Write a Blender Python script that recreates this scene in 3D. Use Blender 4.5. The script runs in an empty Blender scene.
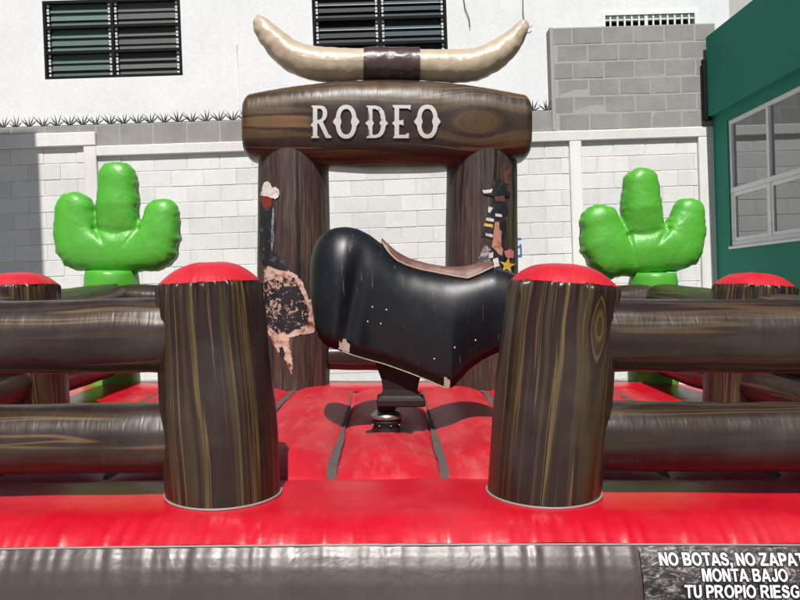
import bpy, bmesh, math, random
from mathutils import Vector, Matrix, noise
R = math.radians
PI = math.pi
random.seed(7)
S = bpy.context.scene
COL = S.collection

# ------------------------------------------------------------------ camera
F = 780.0                       # focal length in photo pixels (800 x 600)
EYE = Vector((0, 0, 1.6))
YAW = math.atan(12 / F)         # looks slightly right
PITCH = math.atan(10 / F)       # and slightly down
ROLL = R(2.0)                   # the phone was held 2 degrees off level
M0 = Matrix.Translation(EYE) @ Matrix.Rotation(-YAW, 4, 'Z') @ Matrix.Rotation(PI / 2 - PITCH, 4, 'X')
MC = M0 @ Matrix.Rotation(-ROLL, 4, 'Z')
Q = MC @ M0.inverted()          # the yard slopes 2 degrees sideways, inflatable and ground with it
cam_d = bpy.data.cameras.new('camera')
cam_d.sensor_width = 36.0
cam_d.lens = F / 800 * 36
cam_d.clip_end = 500
cam_d.clip_start = 0.05
cam = bpy.data.objects.new('camera', cam_d)
COL.objects.link(cam)
cam.matrix_world = MC
S.camera = cam

# ------------------------------------------------------------------ light
SUN_EL, SUN_AZ = R(54), R(0.5)    # high, behind the camera, a little from the left
w = bpy.data.worlds.new('World'); S.world = w; w.use_nodes = True
nt = w.node_tree; nt.nodes.clear()
sky = nt.nodes.new('ShaderNodeTexSky'); sky.sky_type = 'NISHITA'; sky.sun_disc = False
sky.sun_elevation = SUN_EL; sky.sun_rotation = PI + SUN_AZ
bg = nt.nodes.new('ShaderNodeBackground'); bg.inputs[1].default_value = 0.05
out = nt.nodes.new('ShaderNodeOutputWorld')
nt.links.new(sky.outputs[0], bg.inputs[0]); nt.links.new(bg.outputs[0], out.inputs[0])
sl = bpy.data.lights.new('sun', 'SUN'); sl.energy = 4.6; sl.angle = R(0.55); sl.color = (1.0, 0.965, 0.915)
so = bpy.data.objects.new('sun', sl); COL.objects.link(so)
ld = Vector((math.sin(SUN_AZ) * math.cos(SUN_EL), math.cos(SUN_AZ) * math.cos(SUN_EL), -math.sin(SUN_EL)))
so.rotation_euler = ld.to_track_quat('-Z', 'Y').to_euler(); so.location = (-3, -8, 14)
S.view_settings.view_transform = 'Standard'; S.view_settings.look = 'None'
S.view_settings.gamma = 1.0; S.view_settings.use_curve_mapping = False
S.view_settings.exposure = 0.27

# ------------------------------------------------------------------ pixel -> place helpers
def _ray(Mx, x, y):
    return Mx.to_3x3() @ Vector(((x - 400) / F, -(y - 300) / F, -1))
def U(x, y, D):                 # a pixel of the inflatable, at yard depth D
    d = _ray(M0, x, y); return EYE + d * (D / d.y)
def W(x, y, D):                 # a pixel of the buildings, at world depth D
    d = _ray(MC, x, y); return EYE + d * (D / d.y)
def WX(x, y, X):                # a pixel on a wall X = const
    d = _ray(MC, x, y); return EYE + d * (X / d.x)
def nz(x, y=0.0, z=0.0): return noise.noise(Vector((x, y, z)))
def sstep(a, b, x):
    t = max(0, min(1, (x - a) / (b - a))); return t * t * (3 - 2 * t)
def lerp(a, b, t): return a + (b - a) * t
def interp(tab, x):
    if x <= tab[0][0]: return tab[0][1]
    for (x0, y0), (x1, y1) in zip(tab, tab[1:]):
        if x <= x1: return lerp(y0, y1, (x - x0) / (x1 - x0))
    return tab[-1][1]

# ------------------------------------------------------------------ materials
class NB:
    def __init__(s, name):
        s.m = bpy.data.materials.new(name); s.m.use_nodes = True
        s.t = s.m.node_tree; s.p = s.t.nodes['Principled BSDF']
    def n(s, kind, **kw):
        nd = s.t.nodes.new(kind)
        for k, v in kw.items():
            if k in nd.inputs: s.put(nd.inputs[k], v)
            else: setattr(nd, k, v)
        return nd
    def put(s, sock, v):
        if hasattr(v, 'is_output'): s.t.links.new(v, sock)
        else: sock.default_value = v
    def math(s, op, a, b=0.0, clamp=False):
        nd = s.t.nodes.new('ShaderNodeMath'); nd.operation = op; nd.use_clamp = clamp
        s.put(nd.inputs[0], a)
        if op not in ('ABSOLUTE', 'SQRT', 'EXPONENT', 'SINE'): s.put(nd.inputs[1], b)
        return nd.outputs[0]
    def comb(s, x, y, z=0.0):
        nd = s.t.nodes.new('ShaderNodeCombineXYZ')
        for i, v in enumerate((x, y, z)): s.put(nd.inputs[i], v)
        return nd.outputs[0]
    def noise(s, vec, scale=1.0, detail=2.0, rough=0.5, dist=0.0):
        nd = s.n('ShaderNodeTexNoise'); s.put(nd.inputs['Vector'], vec)
        nd.inputs['Scale'].default_value = scale; nd.inputs['Detail'].default_value = detail
        nd.inputs['Roughness'].default_value = rough; nd.inputs['Distortion'].default_value = dist
        return nd.outputs[0]
    def ramp(s, fac, stops, interp='LINEAR'):
        nd = s.n('ShaderNodeValToRGB'); s.put(nd.inputs[0], fac); cr = nd.color_ramp; cr.interpolation = interp
        while len(cr.elements) < len(stops): cr.elements.new(0.5)
        for e, (p, c) in zip(cr.elements, stops):
            e.position = p; e.color = (*c, 1) if len(c) == 3 else c
        return nd.outputs[0]
    def mix(s, fac, a, b, mode='MIX'):
        nd = s.n('ShaderNodeMix', data_type='RGBA', blend_type=mode)
        s.put(nd.inputs[0], fac)
        for sock, v in ((nd.inputs[6], a), (nd.inputs[7], b)):
            s.put(sock, (*v, 1) if isinstance(v, tuple) and len(v) == 3 else v)
        return nd.outputs[2]
    def bump(s, h, strength=0.2, dist=0.01, normal=None):
        nd = s.n('ShaderNodeBump'); s.put(nd.inputs['Height'], h)
        nd.inputs['Strength'].default_value = strength; nd.inputs['Distance'].default_value = dist
        if normal is not None: s.put(nd.inputs['Normal'], normal)
        return nd.outputs[0]
    def out(s, color=None, rough=None, normal=None, **kw):
        if color is not None: s.put(s.p.inputs['Base Color'], (*color, 1) if isinstance(color, tuple) and len(color) == 3 else color)
        if rough is not None: s.put(s.p.inputs['Roughness'], rough)
        if normal is not None: s.put(s.p.inputs['Normal'], normal)
        for k, v in kw.items(): s.put(s.p.inputs[k.replace('_', ' ')], v)
        return s.m
    def objco(s): return s.n('ShaderNodeTexCoord').outputs['Object']
    def uv(s):
        sp = s.n('ShaderNodeSeparateXYZ'); s.t.links.new(s.n('ShaderNodeTexCoord').outputs['UV'], sp.inputs[0])
        return sp.outputs[0], sp.outputs[1]
    def rnd(s): return s.n('ShaderNodeObjectInfo').outputs['Random']
    def sep(s, v):
        sp = s.n('ShaderNodeSeparateXYZ'); s.put(sp.inputs[0], v); return sp.outputs

def crumple(b, u, v, amp=0.25, across=True):
    """soft creases of blown-up vinyl, running across the length of a log"""
    k1, k2 = (26.0, 5.0) if across else (4.0, 20.0)
    h1 = b.noise(b.comb(u, v), 4.0, 1, 0.5, 0.4)
    h2 = b.noise(b.comb(b.math('MULTIPLY', u, k1), b.math('MULTIPLY', v, k2)), 1.0, 2, 0.55, 0.5)
    h = b.math('ADD', b.math('MULTIPLY', h1, 0.8), b.math('MULTIPLY', h2, 0.30))
    return b.bump(h, amp, 0.03)

def vinyl_wood(name, dark, olive, gold, freq=9.0, knot=None, period=1.4, wav=0.10, fine=0.35, rough=0.3, amp=0.22, spread=0.0, across=True):
    b = NB(name); u, v = b.uv(); rn = b.math('MULTIPLY', b.rnd(), 41.0)
    n1 = b.noise(b.comb(b.math('MULTIPLY', u, 1.1), b.math('MULTIPLY', v, 2.2), rn), 1.0, 2)
    vv = b.math('ADD', v, b.math('MULTIPLY', b.math('SUBTRACT', n1, 0.5), wav))
    if knot:
        u0, v0, h, a = knot
        un = b.math('ADD', u, 50 * period - u0 + period / 2)
        du = b.math('SUBTRACT', b.math('MODULO', un, period), period / 2)
        dv = b.math('SUBTRACT', vv, v0)
        g = b.math('EXPONENT', b.math('MULTIPLY', b.math('MULTIPLY', du, du), -1.0 / (a * a)))
        q = b.math('SUBTRACT', b.math('ADD', b.math('MULTIPLY', dv, dv), h * h * 1.02), b.math('MULTIPLY', g, h * h))
        sg = b.math('MULTIPLY', b.math('GREATER_THAN', dv, 0.0), 3.1)
        far = b.math('MULTIPLY', sg, b.math('GREATER_THAN', b.math('MULTIPLY', dv, dv), h * h * 1.2))
        vv = b.math('ADD', b.math('SQRT', b.math('MAXIMUM', q, 0.0)), far)
    st = b.noise(b.comb(b.math('MULTIPLY', u, 0.45), b.math('MULTIPLY', vv, freq), rn), 1.0, 1.5, 0.45)
    st2 = b.noise(b.comb(b.math('MULTIPLY', u, 0.6), b.math('MULTIPLY', vv, freq * 2.3), b.math('ADD', rn, 9.0)), 1.0, 1.0)
    c1 = b.ramp(st, [(0.0, dark), (0.47 - spread, dark), (0.53 - spread, olive), (0.60, olive), (0.66, dark), (1, dark)])
    gl = b.ramp(st2, [(0, (0, 0, 0)), (0.60, (0, 0, 0)), (0.635, (1, 1, 1)), (0.66, (1, 1, 1)), (0.70, (0, 0, 0))])
    c2 = b.mix(b.math('MULTIPLY', gl, 0.7), c1, gold)
    fn = b.noise(b.comb(b.math('MULTIPLY', u, 2.5), b.math('MULTIPLY', vv, 90.0), rn), 1.0, 2)
    c3 = b.mix(fine, c2, b.ramp(fn, [(0.25, (0.35, 0.35, 0.35)), (0.7, (1.45, 1.4, 1.35))]), 'MULTIPLY')
    dust = b.noise(b.objco(), 2.2, 4, 0.6)
    c4 = b.mix(b.math('MULTIPLY', b.math('SUBTRACT', dust, 0.48, True), 0.45), c3, (0.22, 0.19, 0.17))
    rg = b.math('ADD', rough - 0.1, b.math('MULTIPLY', dust, 0.26))
    return b.out(c4, rg, crumple(b, u, v, amp, across), Specular_IOR_Level=0.4)

DARK, OLIVE, GOLD = (0.023, 0.0115, 0.010), (0.043, 0.029, 0.013), (0.14, 0.088, 0.032)
m_post = vinyl_wood('vinyl_post_wood_print', DARK, OLIVE, GOLD, freq=19, wav=0.06, knot=None, rough=0.32, amp=0.12, across=False)
m_post_k = vinyl_wood('vinyl_post_wood_print_knot', DARK, OLIVE, GOLD, freq=19, wav=0.06, knot=(0.74, 0.115, 0.045, 0.11), period=3.0, rough=0.32, amp=0.12, across=False)
m_rail = vinyl_wood('vinyl_rail_wood_print', (0.022, 0.0115, 0.0105), (0.035, 0.022, 0.013), (0.16, 0.092, 0.036), freq=10, wav=0.09, knot=(0.95, 0.02, 0.08, 0.45), period=2.3, rough=0.30, amp=0.3, fine=0.25)
m_rail2 = vinyl_wood('vinyl_rail_wood_print_plain', (0.022, 0.0115, 0.0108), (0.030, 0.0185, 0.013), (0.085, 0.052, 0.024), freq=8, wav=0.05, rough=0.32, amp=0.25, fine=0.3)
m_beam = vinyl_wood('vinyl_beam_wood_print', (0.028, 0.014, 0.010), (0.075, 0.043, 0.018), (0.19, 0.105, 0.040), freq=10, wav=0.12, knot=(0.76, 0.0, 0.13, 0.24), period=6.0, rough=0.36, amp=0.22, spread=0.0)

def vinyl(name, col, rough=0.32, amp=0.2, dust=(0.5, 0.45, 0.42), dusty=0.35, worn=0.0):
    b = NB(name); o = b.objco(); sp = b.sep(o)
    d = b.noise(o, 1.7, 5, 0.6)
    c = b.mix(b.math('MULTIPLY', b.math('SUBTRACT', d, 0.45, True), dusty), col, dust)
    d2 = b.noise(o, 9.0, 4, 0.65)
    c = b.mix(0.25, c, b.ramp(d2, [(0.3, (0.72, 0.72, 0.72)), (0.7, (1.2, 1.2, 1.2))]), 'MULTIPLY')
    if worn:
        s = b.noise(b.comb(b.math('MULTIPLY', sp[0], 9.0), b.math('MULTIPLY', sp[1], 2.5), sp[2]), 1.0, 5, 0.7)
        c = b.mix(b.math('MULTIPLY', b.math('SUBTRACT', s, 0.5, True), worn), c, (0.62, 0.32, 0.30))
    h1 = b.noise(o, 6.0, 3, 0.55, 0.5); h2 = b.noise(o, 26.0, 2, 0.5)
    h = b.math('ADD', h1, b.math('MULTIPLY', h2, 0.15))
    return b.out(c, b.math('ADD', rough - 0.08, b.math('MULTIPLY', d2, 0.2)), b.bump(h, amp, 0.03))

m_red = vinyl('red_vinyl', (0.48, 0.003, 0.016), 0.31, 0.16, (0.7, 0.3, 0.3), 0.25)
m_redcap = vinyl('red_vinyl_cap', (0.50, 0.004, 0.017), 0.42, 0.10, (0.7, 0.3, 0.3), 0.2)
m_redmat = vinyl('worn_red_vinyl_floor', (0.47, 0.006, 0.018), 0.45, 0.2, (0.60, 0.22, 0.20), 0.5, 0.8)
m_skirt = vinyl('brown_vinyl_skirt', (0.058, 0.040, 0.037), 0.36, 0.16, (0.2, 0.17, 0.16), 0.4)
m_brown = vinyl('plain_brown_vinyl', (0.055, 0.030, 0.028), 0.34, 0.35, (0.2, 0.16, 0.14), 0.3)
m_ivory = vinyl('ivory_vinyl', (0.45, 0.365, 0.26), 0.34, 0.28, (0.6, 0.55, 0.48), 0.2)
m_green = vinyl('green_vinyl', (0.075, 0.36, 0.030), 0.37, 0.3, (0.3, 0.5, 0.2), 0.15)

def gate_print():
    b = NB('gate_post_bark_print'); u, v = b.uv(); rn = b.math('MULTIPLY', b.rnd(), 23.0)
    n1 = b.noise(b.comb(b.math('MULTIPLY', u, 2.0), b.math('MULTIPLY', v, 5.0), rn), 1, 2)
    vv = b.math('ADD', v, b.math('MULTIPLY', n1, 0.05))
    g = b.noise(b.comb(b.math('MULTIPLY', u, 3.0), b.math('MULTIPLY', vv, 75.0), rn), 1, 4, 0.65)
    g2 = b.noise(b.comb(b.math('MULTIPLY', u, 0.9), b.math('MULTIPLY', vv, 9.0), rn), 1, 2)
    c = b.ramp(g, [(0.28, (0.014, 0.009, 0.008)), (0.5, (0.055, 0.034, 0.027)), (0.72, (0.13, 0.086, 0.068))])
    c = b.mix(0.8, c, b.ramp(g2, [(0.35, (0.55, 0.5, 0.48)), (0.65, (1.15, 1.1, 1.05))]), 'MULTIPLY')
    crack = b.ramp(b.noise(b.comb(b.math('MULTIPLY', u, 0.5), b.math('MULTIPLY', vv, 16.0), rn), 1, 1), [(0.30, (0.12, 0.1, 0.1)), (0.36, (1, 1, 1))])
    c = b.mix(1.0, c, crack, 'MULTIPLY')
    return b.out(c, 0.5, crumple(b, u, v, 0.12))
m_gate = gate_print()

def flat(name, col, rough=0.5, **kw):
    b = NB(name); d = b.noise(b.objco(), 14.0, 4, 0.6)
    c = b.mix(0.35, col, b.ramp(d, [(0.3, (0.75, 0.75, 0.75)), (0.7, (1.2, 1.2, 1.2))]), 'MULTIPLY')
    return b.out(c, b.math('ADD', rough - 0.08, b.math('MULTIPLY', d, 0.16)), b.bump(d, 0.05, 0.01), **kw)
m_silver = flat('silver_letter_print', (0.50, 0.50, 0.49), 0.42)
m_lshadow = flat('dark_letter_edge_print', (0.03, 0.02, 0.018), 0.5)
m_piping = flat('grey_piping', (0.26, 0.21, 0.20), 0.55)
m_strap = flat('worn_grey_strap', (0.085, 0.066, 0.06), 0.85)
def cloth_print(name, stops, sc=16.0):
    b = NB(name); n = b.noise(b.objco(), sc, 4, 0.6, 0.8); return b.out(b.ramp(n, stops), 0.5)
m_black = cloth_print('black_print', [(0.35, (0.006, 0.006, 0.008)), (0.58, (0.016, 0.016, 0.02)), (0.72, (0.09, 0.09, 0.11))])
m_whitep = cloth_print('white_print', [(0.3, (0.38, 0.33, 0.30)), (0.55, (0.66, 0.60, 0.55)), (0.7, (0.74, 0.69, 0.64))], 14.0)
m_redp = flat('red_scarf_print', (0.22, 0.02, 0.015), 0.5)
m_skin = cloth_print('tan_print', [(0.3, (0.22, 0.09, 0.05)), (0.5, (0.40, 0.19, 0.12)), (0.7, (0.50, 0.28, 0.2))])
m_yellow = flat('yellow_print', (0.62, 0.38, 0.05), 0.5)
m_pinkp = flat('pink_print', (0.50, 0.16, 0.18), 0.5)
m_greyp = cloth_print('grey_print', [(0.35, (0.03, 0.03, 0.04)), (0.5, (0.15, 0.14, 0.16)), (0.68, (0.42, 0.40, 0.42))], 22.0)
m_rope = flat('brown_print', (0.12, 0.05, 0.03), 0.5)
m_text = flat('white_letters', (0.82, 0.82, 0.82), 0.4)
m_textedge = flat('black_letter_edges', (0.006, 0.006, 0.007), 0.4)
m_pit = flat('hole_black', (0.006, 0.006, 0.006), 0.6)  # flat black in place of the dark inside the mat's opening
m_darkmetal = flat('dark_machine_metal', (0.016, 0.008, 0.008), 0.6, Specular_IOR_Level=0.3)
m_worn = flat('worn_steel', (0.32, 0.29, 0.27), 0.35, Metallic=0.8)
m_bolt = flat('bolt_steel', (0.30, 0.30, 0.31), 0.3, Metallic=0.9)
m_edge = flat('bare_fibreglass_edge', (0.36, 0.28, 0.21), 0.6)
m_iron = flat('black_window_iron', (0.004, 0.004, 0.004), 0.75, Specular_IOR_Level=0.2)
m_clip = flat('aluminium_clips', (0.55, 0.56, 0.57), 0.4)
m_spike = flat('dark_spike_steel', (0.03, 0.034, 0.028), 0.55)
m_whiteframe = flat('white_painted_steel', (0.74, 0.74, 0.72), 0.45)
m_alu = flat('grey_aluminium_frame', (0.80, 0.80, 0.79), 0.4)
m_dark = flat('dark_interior', (0.012, 0.012, 0.013), 0.8)
m_blue = flat('blue_wall_paint', (0.03, 0.12, 0.40), 0.6)
m_cable = flat('dark_cable', (0.05, 0.05, 0.05), 0.5)

def speckle():
    b = NB('speckled_hide_print'); o = b.objco()
    n = b.noise(o, 26.0, 5, 0.78, 0.6); n2 = b.noise(o, 6.0, 2)
    f = b.math('ADD', b.math('MULTIPLY', n, 0.75), b.math('MULTIPLY', n2, 0.4))
    c = b.ramp(f, [(0.0, (0.010, 0.010, 0.014)), (0.61, (0.012, 0.011, 0.014)), (0.63, (0.50, 0.34, 0.27)), (0.74, (0.42, 0.22, 0.13)), (1, (0.55, 0.42, 0.35))])
    return b.out(c, 0.5)
m_speckle = speckle()
def hide():
    b = NB('pale_hide_print'); n = b.noise(b.objco(), 17.0, 4, 0.6)
    return b.out(b.ramp(n, [(0.3, (0.06, 0.03, 0.022)), (0.42, (0.28, 0.14, 0.09)), (0.52, (0.50, 0.35, 0.28)), (0.75, (0.60, 0.47, 0.40))]), 0.5)
m_hide = hide()

def bull_paint():
    b = NB('black_fibreglass'); o = b.objco(); sp = b.sep(o)
    d = b.noise(o, 3.0, 5, 0.65)
    scr = b.noise(b.comb(b.math('MULTIPLY', sp[0], 60.0), b.math('MULTIPLY', sp[1], 20.0), b.math('ADD', b.math('MULTIPLY', sp[2], 7.0), b.math('MULTIPLY', sp[0], 25.0))), 1.0, 2, 0.5)
    chips = b.noise(o, 42.0, 2, 0.5)
    m = b.math('MAXIMUM', b.ramp(scr, [(0.68, (0, 0, 0)), (0.75, (0.3, 0.3, 0.3))]), b.ramp(chips, [(0.755, (0, 0, 0)), (0.775, (0.8, 0.8, 0.8))]))
    c = b.mix(b.math('MULTIPLY', b.math('SUBTRACT', d, 0.45, True), 0.3), (0.0055, 0.0065, 0.009), (0.07, 0.065, 0.065))
    c = b.mix(b.math('MULTIPLY', m, 0.7), c, (0.3, 0.27, 0.25))
    h = b.noise(o, 5.0, 3, 0.5)
    return b.out(c, b.math('ADD', 0.24, b.math('MULTIPLY', d, 0.28)), b.bump(h, 0.06, 0.02), Specular_IOR_Level=0.4)
m_bull = bull_paint()
def leather():
    b = NB('brown_saddle_leather'); o = b.objco(); d = b.noise(o, 6.0, 5, 0.65); g = b.noise(o, 140.0, 2)
    c = b.ramp(d, [(0.3, (0.085, 0.036, 0.025)), (0.55, (0.155, 0.072, 0.053)), (0.75, (0.24, 0.14, 0.11))])
    return b.out(c, 0.46, b.bump(g, 0.12, 0.003))
m_leather = leather()

def banner():
    b = NB('crinkled_dark_foil_print'); u, v = b.uv()
    n = b.noise(b.comb(b.math('MULTIPLY', u, 0.55), v), 46.0, 4, 0.62, 1.2)
    c = b.ramp(n, [(0.35, (0.008, 0.007, 0.007)), (0.5, (0.035, 0.03, 0.028)), (0.60, (0.16, 0.14, 0.13)), (0.72, (0.5, 0.45, 0.42))])
    return b.out(c, 0.35, b.bump(n, 0.5, 0.006))
m_banner = banner()

def plaster(name, col, dirt, sc=1.0, streak=0.25, rough=0.85, bmp=0.25):
    b = NB(name); g = b.n('ShaderNodeNewGeometry').outputs['Position']; sp = b.sep(g)
    n = b.noise(g, 1.3 * sc, 6, 0.62); n2 = b.noise(g, 30 * sc, 4, 0.6)
    stv = b.noise(b.comb(b.math('MULTIPLY', sp[0], 7.0), b.math('MULTIPLY', sp[1], 7.0), b.math('MULTIPLY', sp[2], 0.7)), 1.0, 5, 0.65)
    c = b.mix(b.math('MULTIPLY', b.math('SUBTRACT', n, 0.42, True), 1.2), col, dirt)
    c = b.mix(b.math('MULTIPLY', b.math('SUBTRACT', stv, 0.5, True), streak * 4), c, dirt)
    c = b.mix(0.25, c, b.ramp(n2, [(0.3, (0.8, 0.8, 0.8)), (0.7, (1.12, 1.12, 1.12))]), 'MULTIPLY')
    rn = b.math('ADD', 0.93, b.math('MULTIPLY', b.rnd(), 0.12))
    c = b.mix(1.0, c, b.comb(rn, rn, rn), 'MULTIPLY')
    h = b.math('ADD', n2, b.noise(g, 110.0, 3))
    return b.out(c, rough, b.bump(h, bmp, 0.012))
m_white = plaster('whitewashed_block', (0.68, 0.68, 0.67), (0.47, 0.47, 0.455), 1.0, 0.32)
m_wjoint = plaster('whitewashed_joint', (0.60, 0.59, 0.57), (0.42, 0.41, 0.39), 1.0, 0.2)
m_coping = plaster('whitewashed_beam', (0.73, 0.72, 0.69), (0.45, 0.44, 0.42), 1.0, 0.3)
m_build = plaster('white_plaster', (0.75, 0.755, 0.76), (0.58, 0.585, 0.59), 0.7, 0.16, bmp=0.35)
m_block = plaster('bare_concrete_block', (0.25, 0.24, 0.23), (0.42, 0.405, 0.385), 2.2, 0.2, bmp=0.5)
m_mortar = plaster('pale_mortar', (0.40, 0.385, 0.37), (0.30, 0.29, 0.28), 3.0, 0.2, bmp=0.5)
m_greenw = plaster('green_painted_wall', (0.006, 0.21, 0.140), (0.014, 0.25, 0.17), 1.2, 0.15, rough=0.8, bmp=0.12)
m_ground = plaster('concrete_yard', (0.36, 0.34, 0.31), (0.22, 0.21, 0.20), 0.8, 0.0)
m_neigh = plaster('grey_plaster', (0.45, 0.44, 0.42), (0.33, 0.32, 0.31), 0.8, 0.2)

def louver_glass(name, col):
    b = NB(name); rn = b.rnd(); n = b.noise(b.objco(), 3.0, 3)
    f = b.math('ADD', b.math('MULTIPLY', rn, 0.7), b.math('MULTIPLY', n, 0.5))
    c = b.mix(f, tuple(x * 0.45 for x in col), tuple(x * 1.35 for x in col))
    return b.out(c, 0.6, Specular_IOR_Level=0.3)
m_lg = louver_glass('green_louver_glass', (0.070, 0.115, 0.10))
m_lgr = louver_glass('grey_louver_glass', (0.075, 0.078, 0.075))
m_lb = louver_glass('blue_louver_glass', (0.012, 0.030, 0.042))
m_ld = louver_glass('brown_louver_glass', (0.012, 0.012, 0.012))
def glass():
    b = NB('window_glass'); n = b.noise(b.objco(), 1.5, 2)
    return b.out((0.11, 0.125, 0.12), 0.03, b.bump(n, 0.04, 0.02), IOR=2.6)
m_glass = glass()

# ------------------------------------------------------------------ object helpers
ABS = {}                        # object name -> origin in its own frame (yard or world)
def add(name, verts, faces, mat, parent=None, uv=None, smooth=True, origin=None, mats=None, mi=None):
    """one mesh object; verts are absolute (yard frame for the inflatable, world frame for buildings)"""
    if origin is None:
        n = len(verts); lo = [min(v[i] for v in verts) for i in range(3)]; hi = [max(v[i] for v in verts) for i in range(3)]
        origin = Vector([(lo[i] + hi[i]) / 2 for i in range(3)])
    me = bpy.data.meshes.new(name)
    me.from_pydata([tuple(Vector(v) - origin) for v in verts], [], faces)
    for m in (mats or [mat]): me.materials.append(m)
    if mi: me.polygons.foreach_set('material_index', mi)
    if uv:
        l = me.uv_layers.new(name='UVMap')
        for lp in me.loops: l.data[lp.index].uv = uv[lp.vertex_index]
    if smooth: me.polygons.foreach_set('use_smooth', [True] * len(me.polygons))
    me.update()
    o = bpy.data.objects.new(name, me); COL.objects.link(o)
    place(o, origin, parent); return o
def place(o, origin, parent):
    if parent is not None:
        o.parent = parent; o.location = origin - ABS[parent.name]
    else: o.location = origin
    ABS[o.name] = origin.copy()
def root(name, base, label, cat, group=None, mtx=None):
    o = bpy.data.objects.new(name, None); COL.objects.link(o); o.empty_display_size = 0.2
    base = Vector(base); ABS[o.name] = base
    o.matrix_world = (mtx or Matrix()) @ Matrix.Translation(base)
    o['label'] = label; o['category'] = cat; o['kind'] = 'thing'
    if group: o['group'] = group
    return o
def box(lo, hi):
    (a, b, c), (d, e, f) = lo, hi
    v = [(a, b, c), (d, b, c), (d, e, c), (a, e, c), (a, b, f), (d, b, f), (d, e, f), (a, e, f)]
    return v, [(0, 3, 2, 1), (4, 5, 6, 7), (0, 1, 5, 4), (1, 2, 6, 5), (2, 3, 7, 6), (3, 0, 4, 7)]
def bevel_box_mesh(name, sx, sy, sz, bv, mat, seed=0, rag=0.0):
    rr = random.Random(seed); bm = bmesh.new()
    bmesh.ops.create_cube(bm, size=1.0, matrix=Matrix.Diagonal((sx, sy, sz, 1)))
    if bv: bmesh.ops.bevel(bm, geom=bm.edges[:], offset=bv, segments=1, affect='EDGES', profile=0.5)
    for v in bm.verts:
        v.co += Vector((rr.uniform(-rag, rag), rr.uniform(-rag, rag) * 0.5, rr.uniform(-rag, rag)))
    me = bpy.data.meshes.new(name); bm.to_mesh(me); bm.free(); me.materials.append(mat); return me
def addbox(name, lo, hi, mat, parent=None, bv=0.0):
    lo, hi = Vector([min(a, b) for a, b in zip(lo, hi)]), Vector([max(a, b) for a, b in zip(lo, hi)]); s = hi - lo
    me = bevel_box_mesh(name, s.x, s.y, s.z, min(bv, min(s) * 0.4), mat)
    return inst(name, me, (lo + hi) / 2, parent)
def inst(name, me, origin, parent=None):
    o = bpy.data.objects.new(name, me); COL.objects.link(o); place(o, Vector(origin), parent); return o
def grid_faces(nr, nc, wrap=False, base=0):
    f = []
    for i in range(nr - 1):
        for j in range(nc - (0 if wrap else 1)):
            k = (j + 1) % nc
            f.append((base + i * nc + j, base + i * nc + k, base + (i + 1) * nc + k, base + (i + 1) * nc + j))
    return f
def tube_geo(P, rad, n=32, th0=PI, disp=None):
    """swept tube; returns verts, faces, uv in metres (u along, v round)"""
    P = [Vector(p) for p in P]; verts, uv = [], []; s = 0.0; N = len(P); a = None
    for i, p in enumerate(P):
        t = (P[min(i + 1, N - 1)] - P[max(i - 1, 0)])
        if t.length < 1e-9: t = Vector((1, 0, 0))
        t.normalize()
        if i: s += (P[i] - P[i - 1]).length
        if a is None:
            ref = Vector((0, 0, 1)) if abs(t.z) < 0.8 else Vector((0, 1, 0))
            a = t.cross(ref).normalized()
        else:
            a = (a - t * a.dot(t)).normalized()
        b = a.cross(t)
        for j in range(n + 1):
            th = th0 + 2 * PI * j / n; r = rad[i]
            if disp: r += disp(i, s, th if j < n else th0)
            verts.append(p + (a * math.cos(th) + b * math.sin(th)) * r)
            uv.append((s, (2 * PI * j / n - PI) * max(rad[i], 0.05)))
    return verts, grid_faces(N, n + 1), uv, s
def evaluated_remesh(verts, faces, voxel, smooth=3):
    me = bpy.data.meshes.new('temporary'); me.from_pydata([tuple(v) for v in verts], [], faces); me.update()
    o = bpy.data.objects.new('temporary', me); COL.objects.link(o)
    m = o.modifiers.new('r', 'REMESH'); m.mode = 'VOXEL'; m.voxel_size = voxel
    s = o.modifiers.new('s', 'SMOOTH'); s.iterations = smooth; s.factor = 0.5
    dg = bpy.context.evaluated_depsgraph_get(); ev = o.evaluated_get(dg); em = ev.to_mesh()
    vs = [v.co.copy() for v in em.vertices]; ns = [v.normal.copy() for v in em.vertices]; fs = [tuple(p.vertices) for p in em.polygons]
    ev.to_mesh_clear(); bpy.data.objects.remove(o); bpy.data.meshes.remove(me)
    return vs, ns, fs
def closed_tube(P, rad, n=24):
    v, f, _, _ = tube_geo(P, rad, n)
    k = len(v); n1 = n + 1
    # weld the seam column and close the ends so that the volume is watertight
    idx = [i - n if i % n1 == n else i for i in range(k)]
    f = [tuple(idx[q] for q in face) for face in f]
    f.append(tuple(range(n - 1, -1, -1))); f.append(tuple(range(k - n1, k - 1)))
    return v, f

# ================================================================== GROUND
gb = Vector((0, 30, 0)); gv = []
for a in (-60, 60):
    for c in (-60, 90): gv.append(Q @ Vector((a, c, 0)))
g = add('ground', gv, [(0, 2, 3, 1)], m_ground, smooth=False); g['kind'] = 'structure'
g['label'] = 'pale concrete yard under the inflatable arena'

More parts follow.
